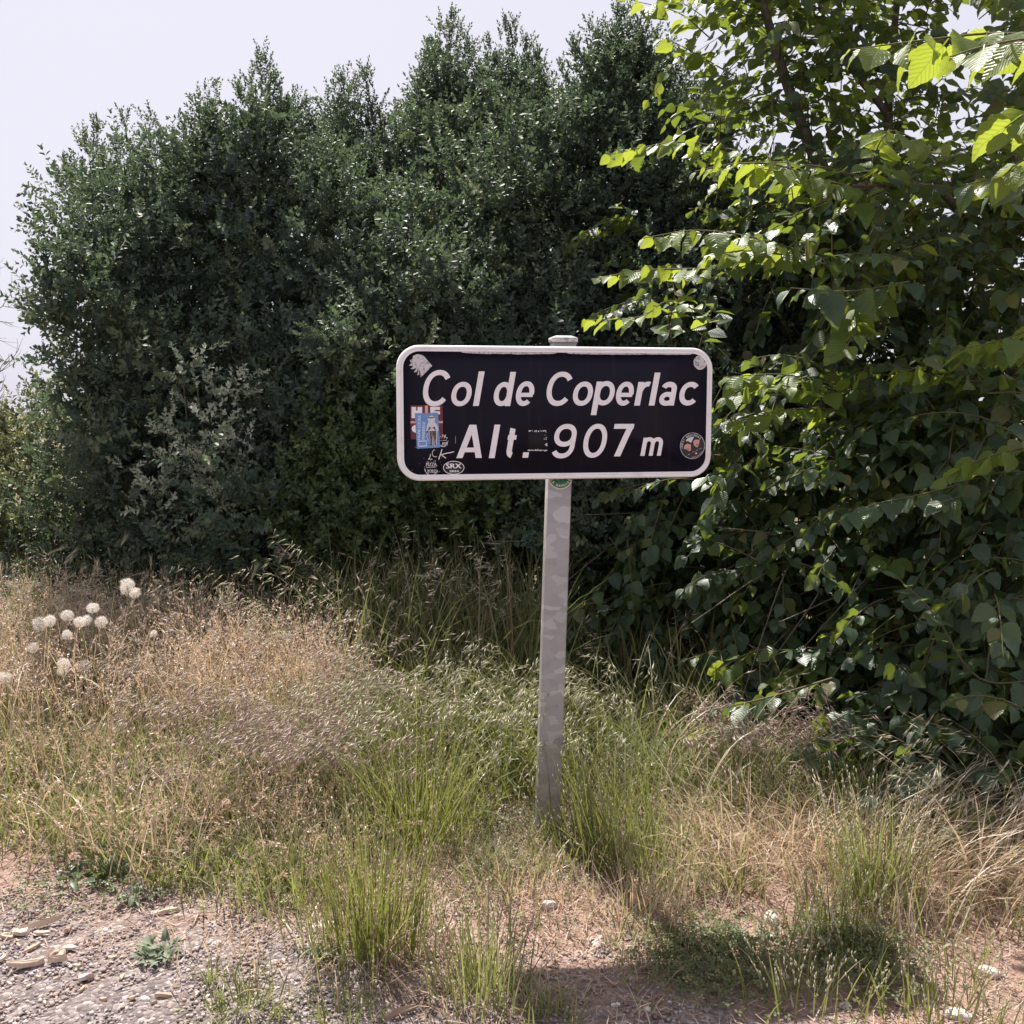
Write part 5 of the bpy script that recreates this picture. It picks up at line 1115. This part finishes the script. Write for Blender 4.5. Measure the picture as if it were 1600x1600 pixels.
tussock('bright green tussock behind the largest one, left of the post', 655, 1325, .40, .28, 320, 'lush', (.25, 7, 'pale'), radius=.07, bend=(.0, .9))
tussock('green tussock left of the largest one, thinner and fading into the sward', 455, 1400, .22, .3, 150, 'grass', (.4, 9, 'dry'), radius=.08)
tussock('spiky dark green tussock in the middle of the lower edge', 752, 1560, .22, .30, 190, 'grass', (.4, 9, 'dry'), radius=.05, dry=40)
tussock('small tuft just right of the spiky one at the lower edge', 855, 1590, .09, .5, 110, 'grass', radius=.03)
tussock('low bushy green tuft on the gravel at the lower left', 388, 1578, .085, .55, 170, 'lush', radius=.045, bend=(0, 1.2))
tussock('low yellowish tuft at the lower edge, between the bushy tuft and the spiky tussock', 530, 1592, .065, .6, 150, 'lush', radius=.05, bend=(0, 1.2))
tussock('green tussock leaning away to the right of the post', 950, 1345, .36, .26, 260, 'lush', (.25, 7, 'pale'), lean=-1, radius=.07, bend=(.0, .7))
tussock('second green tussock right of the post, lower and looser', 1030, 1380, .24, .34, 140, 'grass', (.3, 7, 'dry'), radius=.07)
tussock('tall dark tussock amid the straw at the right', 1365, 1418, .36, .17, 230, 'grass', (.5, 9, 'pale'), radius=.05, dry=60)
tussock('small green tuft in the straw halfway to the dark tussock', 1140, 1385, .13, .5, 120, 'lush', radius=.04)
tussock('thin upright tuft in front of the dark tussock', 1300, 1465, .22, .22, 60, 'grass', (.5, 8, 'pale'), radius=.04)
tussock('tuft with pale spikes at the lower right, in front of the clover mat', 1255, 1578, .20, .25, 60, 'lush', (.5, 12, 'pale'), radius=.06)
tussock('loose tuft at the lower right edge', 1480, 1592, .17, .3, 70, 'lush', (.5, 9, 'pale'), radius=.08)
tussock('tiny tuft beside the grey rosette on the gravel', 332, 1532, .05, .6, 50, 'grass', radius=.02)
tussock('low dry and green tuft just below the foot of the post', 880, 1345, .11, .5, 120, 'grass', (.3, 6, 'dry'), radius=.06, dry=90)
tussock('dry brownish tuft standing in the shadow of the post', 985, 1425, .15, .45, 110, 'dry', radius=.06, dry=60)
tussock('sparse dry tuft left of the post shadow, on the pink soil', 800, 1400, .13, .45, 100, 'dry', (.4, 6, 'dry'), radius=.07)
# mat of clover and weeds with the sign's shadow on it
def tri_leaf():
    V, T = [], []
    for k in range(3):
        a = k * 2.094; c, s_ = math.cos(a), math.sin(a); b = len(V)
        for (r, t, z) in ((.1, 0, 0), (.6, .42, .12), (1, .3, .02), (1, -.3, .02), (.6, -.42, .12)): V.append((r * c - t * s_, r * s_ + t * c, z))
        T += [(b, b + 1, b + 2), (b, b + 2, b + 3), (b, b + 3, b + 4)]
    return np.array(V, float), np.array(T), np.zeros((0, 4), int), np.zeros((len(V), 3))
TRI = tri_leaf()
def mat_plant(name, label, xr, yr, n, mat, clump, cr, hmax=.04, sz=(.006, .011)):
    P = scatter(n, xr, yr, clump, cr); P[:, 2] += hmax * rng.random(n) ** .7 + .003; g = Geo()
    d = norm(np.array([0, 0, 1.0]) + rng.normal(0, .45, (n, 3))); g.inst(TRI, frame(d) * U(*sz, n)[:, None, None], P, rng.random(n))
    tag(g.build(name, M[mat]), label, 'ground cover', kind='stuff')
mat_plant('clover_mat', 'dense low clover mat where the shadow of the sign falls', (.34, .85), (2.1, 2.36), 3600, 'clover', 22, .06, .045, (.005, .009))
mat_plant('weed_mat', 'small yellow-green weeds round the foot of the post', (-.15, .5), (2.5, 3.1), 2600, 'clover', 40, .06, .045, (.005, .009))
mat_plant('weed_mat', 'low green weeds along the edge of the bare soil at the left', (-1.3, -.5), (2.45, 2.95), 1500, 'clover', 30, .06, .05, (.005, .009))
# ------------------------------------------------------------------ stones, chips, rosettes, seed heads
def rock_tpl(seed, sub=0):
    q = np.random.default_rng(seed); f = (1 + 5 ** .5) / 2
    V = norm(np.array([(-1, f, 0), (1, f, 0), (-1, -f, 0), (1, -f, 0), (0, -1, f), (0, 1, f), (0, -1, -f), (0, 1, -f), (f, 0, -1), (f, 0, 1), (-f, 0, -1), (-f, 0, 1)], float))
    T = [(0, 11, 5), (0, 5, 1), (0, 1, 7), (0, 7, 10), (0, 10, 11), (1, 5, 9), (5, 11, 4), (11, 10, 2), (10, 7, 6), (7, 1, 8), (3, 9, 4), (3, 4, 2), (3, 2, 6), (3, 6, 8), (3, 8, 9), (4, 9, 5), (2, 4, 11), (6, 2, 10), (8, 6, 7), (9, 8, 1)]
    V = V * (1 + q.normal(0, .16, (12, 1))) * np.array([1, .8 + .2 * q.random(), .6]); return V, np.array(T), np.zeros((0, 4), int), np.zeros((12, 3))
ROCKS = [rock_tpl(s) for s in range(5)]
def gravel(n, xr, yr, sz, label, keep):
    P = scatter(n, xr, yr); P = P[keep(P)]; n = len(P); g = Geo(); s_ = sz[0] * (sz[1] / sz[0]) ** (rng.random(n) ** 1.5); k = rng.integers(0, 5, n); a = U(0, 6.28, n)
    Mx = np.zeros((n, 3, 3)); Mx[:, 0, 0] = Mx[:, 1, 1] = np.cos(a); Mx[:, 0, 1] = -np.sin(a); Mx[:, 1, 0] = np.sin(a); Mx[:, 2, 2] = 1; Mx *= s_[:, None, None]; P[:, 2] += s_ * .2
    for q in range(5): m_ = k == q; g.inst(ROCKS[q], Mx[m_], P[m_], rng.beta(2, 2.6, m_.sum()))
    tag(g.build('gravel', M['stone']), label, 'gravel', kind='stuff')
gravel(14000, (-1.35, .45), (1.9, 2.75), (.0024, .0066), 'grey and pinkish gravel strewn over the lay-by edge at the lower left', lambda P: (rng.random(len(P)) < np.interp(.32 * P[:, 0] + P[:, 1], [1.8, 2.2, 2.5], [1, .75, .12])))
gravel(900, (.3, 1.6), (1.95, 2.9), (.0022, .008), 'loose small stones on the reddish soil at the right', lambda P: rng.random(len(P)) < .8)
def stone(label, px, py, wpx_, flat_=.55, rz=0, seed=0):
    b = gnd(px, py); dep = b[1] * CP + (CAM_H - b[2]) * SP; r = wpx_ / 2 * dep / F_PX; q = np.random.default_rng(seed + 40)
    V, T, _, _ = rock_tpl(seed + 50); me = bpy.data.meshes.new('stone'); me.from_pydata((V * np.array([1, .75, flat_ / .6]) * r).tolist(), [], T.tolist())
    import bmesh
    bm = bmesh.new(); bm.from_mesh(me); bmesh.ops.subdivide_edges(bm, edges=bm.edges[:], cuts=1, smooth=.6, fractal=.25, seed=seed); bm.to_mesh(me); bm.free()
    o = link('stone', me, M['pale_stone']); o.location = b + np.array([0, 0, r * flat_ * .35]); o.rotation_euler = (0, 0, rz); tag(o, label, 'stone', 'pale stones on the verge')
for k, a in enumerate([('pale stone on the soil just below the foot of the post', 858, 1418, 28), ('long pale flake on the pink soil below and right of the post foot', 935, 1476, 24, .3), ('pale stone in the straw left of the dark tussock', 1205, 1440, 34),
    ('white stone right of the dark tussock', 1425, 1450, 26), ('white stone at the lower right corner edge', 1500, 1590, 44, .4), ('pale stone in the shade at the lower edge, left end of the sign shadow', 962, 1572, 14),
    ('second pale stone in the sign shadow, right of the first', 1012, 1578, 14), ('whitish block between the lower right tufts', 1322, 1575, 22), ('larger pale stone right of the tufts', 1545, 1522, 40, .4), ('grey stone half hidden at the left foot of the largest tussock', 508, 1452, 40, .5),
    ('small pink stone above the grey rosette', 338, 1478, 18), ('white flat stone at the top of the bare soil at the left', 92, 1367, 14), ('pale stone at the right of the wood chips', 165, 1455, 14), ('white pebble near the lower edge left of the bushy tuft', 228, 1563, 14)]): stone(*a[:4], a[4] if len(a) > 4 else .55, k * .7, k)
def chip(label, px, py, L_px, W_px, ang, th=.006, group='wood chips on the gravel', name='wood_chip', tilt=0):
    b = gnd(px, py); dep = b[1] * CP + (CAM_H - b[2]) * SP; k = dep / F_PX; L_, W_ = L_px * k, W_px * k * 1.3
    j = lambda lo=.75, hi=1.2: random.uniform(lo, hi)
    out = [(-L_ / 2 * j(), -W_ / 2 * j(.2, .9)), (-L_ * .15 * j(), -W_ / 2 * j()), (L_ * .25 * j(), -W_ / 2 * j(.6, 1.1)), (L_ / 2 * j(), -W_ / 2 * j(.1, .8)), (L_ / 2 * j(.7, 1.1), W_ / 2 * j(.2, .9)), (L_ * .1 * j(), W_ / 2 * j()), (-L_ * .3 * j(), W_ / 2 * j(.6, 1.1)), (-L_ / 2 * j(.7, 1.1), W_ / 2 * j(.2, .8))]
    n_ = len(out); cv = random.uniform(-.12, .12) * L_                # splinters are bowed and split along the grain
    V = [(x, y, cv * (2 * x / L_) ** 2) for x, y in out] + [(x * .93, y * .8, cv * (2 * x / L_) ** 2 + th * random.uniform(.45, 1.2)) for x, y in out]
    me = bpy.data.meshes.new('chip'); me.from_pydata(V, [], [tuple(range(n_))[::-1]] + [(n_, n_ + k, n_ + k + 1) for k in range(1, n_ - 1)] + [(k, (k + 1) % n_, n_ + (k + 1) % n_, n_ + k) for k in range(n_)])
    o = link(name, me, M['chip']); o.location = b + np.array([0, 0, .005]); o.rotation_euler = (random.uniform(-.15, .25), random.uniform(-.12, .12) + tilt, R(ang)); tag(o, label, 'wood chip', group)
for a in [('long split wood chip lying flat in the middle of the chip pile', 92, 1505, 36, 9, 10, .012), ('dark weathered stick of bark left of the chip pile', 45, 1512, 58, 9, 18, .012), ('square-ended orange wood chip right of the pile', 133, 1531, 24, 9, 35, .009),
          ('wood chip standing on edge like a peg above the pile', 107, 1458, 16, 8, 85, .009), ('broad pale chip at the top of the pile', 106, 1484, 26, 11, -5, .008), ('fan of two chips, its left one', 84, 1493, 18, 7, 60, .007), ('fan of two chips, its right one', 97, 1493, 18, 8, -70, .007),
          ('pale broad chip left of the pile', 32, 1461, 28, 12, -8, .01), ('whitish chip beside the long twig', 64, 1462, 28, 7, 8, .008), ('chip leaning against the twig', 50, 1485, 30, 6, 60, .006), ('long pale twig-like splinter above the pile', 68, 1450, 62, 4, 25, .006),
          ('chip at the left edge of the gravel', 4, 1502, 14, 9, 80, .008), ('pale flat chip at the left edge above the others', 12, 1466, 24, 8, -15, .008), ('square white chip near the grass at the left', 92, 1366, 13, 9, 10, .006), ('long flat white chip below the square one', 67, 1381, 26, 5, 5, .006),
          ('large split piece of wood at the edge of the sward', 262, 1428, 40, 11, 12, .012), ('reddish flat chip near the lower edge', 255, 1559, 26, 6, 8, .008), ('barkless stick broken at the lower edge, left of the spiky tussock', 628, 1583, 58, 7, 28, .012)]: chip(*a)
for px, py in ((28, 1480), (18, 1447), (60, 1530), (120, 1512), (128, 1550), (163, 1566), (90, 1533), (205, 1565), (240, 1570), (45, 1545), (150, 1478), (175, 1500), (15, 1540), (108, 1432), (140, 1420), (190, 1530), (70, 1570), (340, 1498), (35, 1425), (220, 1500)):
    chip('small pale splinter of wood on the gravel at the lower left', px, py, random.uniform(9, 16), random.uniform(3, 5), random.uniform(0, 180), .005, 'small splinters on the gravel')
# rosettes
def lance_mesh(L_, W_, mat):
    g = Geo(); rows = 5; V, Q, L = [], [], []
    for k in range(rows + 1):
        v = k / rows; h = W_ / 2 * math.sin(math.pi * (.12 + .88 * v)) ** .8 if k < rows else 0; z = .35 * L_ * v * (1 - v) * 1.3 + .003
        V += [(-h, v * L_, z + h * .3), (0, v * L_, z), (h, v * L_, z + h * .3)]; L += [(-1, v, 0), (0, v, 0), (1, v, 0)]
    for k in range(rows): a = 3 * k; Q += [(a, a + 1, a + 4, a + 3), (a + 1, a + 2, a + 5, a + 4)]
    g.add(V, None, Q, L); me = g.mesh('leaf', True); me.materials.append(M[mat]); return me
def rosette(label, px, py, r, n, mat, up=.5, spread=.012):
    b = gnd(px, py); o = empty('rosette_weed', b); tag(o, label, 'weed'); me = lance_mesh(1.0, .34, mat)
    for k in range(n):
        c = bpy.data.objects.new('leaf', me); COL.objects.link(c); c.parent = o; s_ = r * random.uniform(.5, 1.1); c.scale = (s_ * random.uniform(.7, 1.3), s_, s_)
        c.rotation_euler = (random.uniform(-.05, up), random.uniform(-.5, .5), k * 2.4 + random.uniform(-.5, .5)); c.location = (random.gauss(0, spread), random.gauss(0, spread), .003 + random.random() * .012)
rosette('dusty grey-green rosette on the gravel at the lower left', 252, 1495, .036, 70, 'rosette', 1.0, .028)
rosette('dark green rosette at the edge of the sward at the left', 150, 1378, .06, 40, 'darkrosette', .9, .04)
rosette('small rosette tucked under the sward, right of the dark one', 215, 1412, .04, 34, 'rosette', .9, .03)
rosette('dark leafy weed at the upper edge of the clover mat', 1140, 1478, .055, 30, 'darkrosette', 1.0, .035)
rosette('broad-leaved weed at the left foot of the largest tussock', 505, 1500, .05, 14, 'darkrosette')
# white seed heads among the dry grass
def puff_mesh():
    g = Geo(); q = np.random.default_rng(3); n = 190; i_ = np.arange(n) + .5; ph = np.arccos(1 - 2 * i_ / n); a = math.pi * (1 + 5 ** .5) * i_
    D = np.stack([np.cos(a) * np.sin(ph), np.sin(a) * np.sin(ph), np.cos(ph)], 1)
    for d in D:
        d = d * (.78 + .3 * q.random()) + q.normal(0, .05, 3)
        s_ = norm(np.cross(d, q.normal(size=3))); t = np.cross(d, s_); e = .012
        g.add([s_ * e, -s_ * e, d * .72], [(0, 1, 2)])
        for k in range(5):                                   # the little parachute
            w_ = math.cos(k * 1.257) * s_ + math.sin(k * 1.257) * t; u = np.cross(d, w_) * .020
            g.add([d * .72 + u, d * .72 - u, d * 1.0 + w_ * .30], [(0, 1, 2)])
    return g.mesh('seed_head')
PUFF = puff_mesh(); PUFF.materials.append(M['fluff'])
SEEDS = [(8, 1058, 19), (52, 1012, 17), (62, 975, 22), (78, 970, 18), (105, 962, 19), (105, 992, 17), (100, 1038, 20), (97, 1048, 17), (124, 972, 18), (132, 1040, 19), (145, 950, 19), (135, 970, 19), (158, 972, 20), (199, 914, 22), (210, 926, 20), (196, 921, 16), (240, 990, 12)]
SEEDS.sort(); ORD = ['leftmost', 'second', 'third', 'fourth', 'fifth', 'sixth', 'seventh', 'eighth', 'ninth', 'tenth', 'eleventh', 'twelfth', 'thirteenth', 'fourteenth', 'fifteenth', 'sixteenth', 'rightmost and smallest']
for k, (x, y, d_) in enumerate(SEEDS):
    Yd = 3.75 + .02 * (1000 - y) / 10 - random.random() * .15; c = at(x, y, Yd); b = np.array([c[0] + random.uniform(-.05, .05), c[1] + random.uniform(0, .06), 0]); b[2] = float(gz(b[0], b[1]))
    o = empty('seed_head_plant', b); where = 'white fluffy seed head in the dry grass, %s from the left' % ORD[k] if 0 < k < 16 else ORD[k].capitalize() + ' white fluffy seed head in the dry grass'
    tag(o, where, 'seed head', 'fluffy seed heads in the dry grass'); g = Geo(); tube(g, spline([b, (b + c) / 2 + np.array([random.uniform(-.02, .02), 0, 0]), c], 5), np.linspace(.0025, .0018, 11), 5)
    world_child(g.build('stem', M['grass']), o); p = bpy.data.objects.new('seed_head', PUFF); COL.objects.link(p); r = d_ / 2 * Yd / F_PX * 1.12
    p.matrix_world = Matrix.LocRotScale(Vector(c), Matrix.Rotation(random.random() * 6, 3, (random.random(), random.random(), .3)).to_quaternion(), Vector((r * random.uniform(.85, 1.1), r, r * random.uniform(.8, 1.0)))); world_child(p, o)
fix_children()
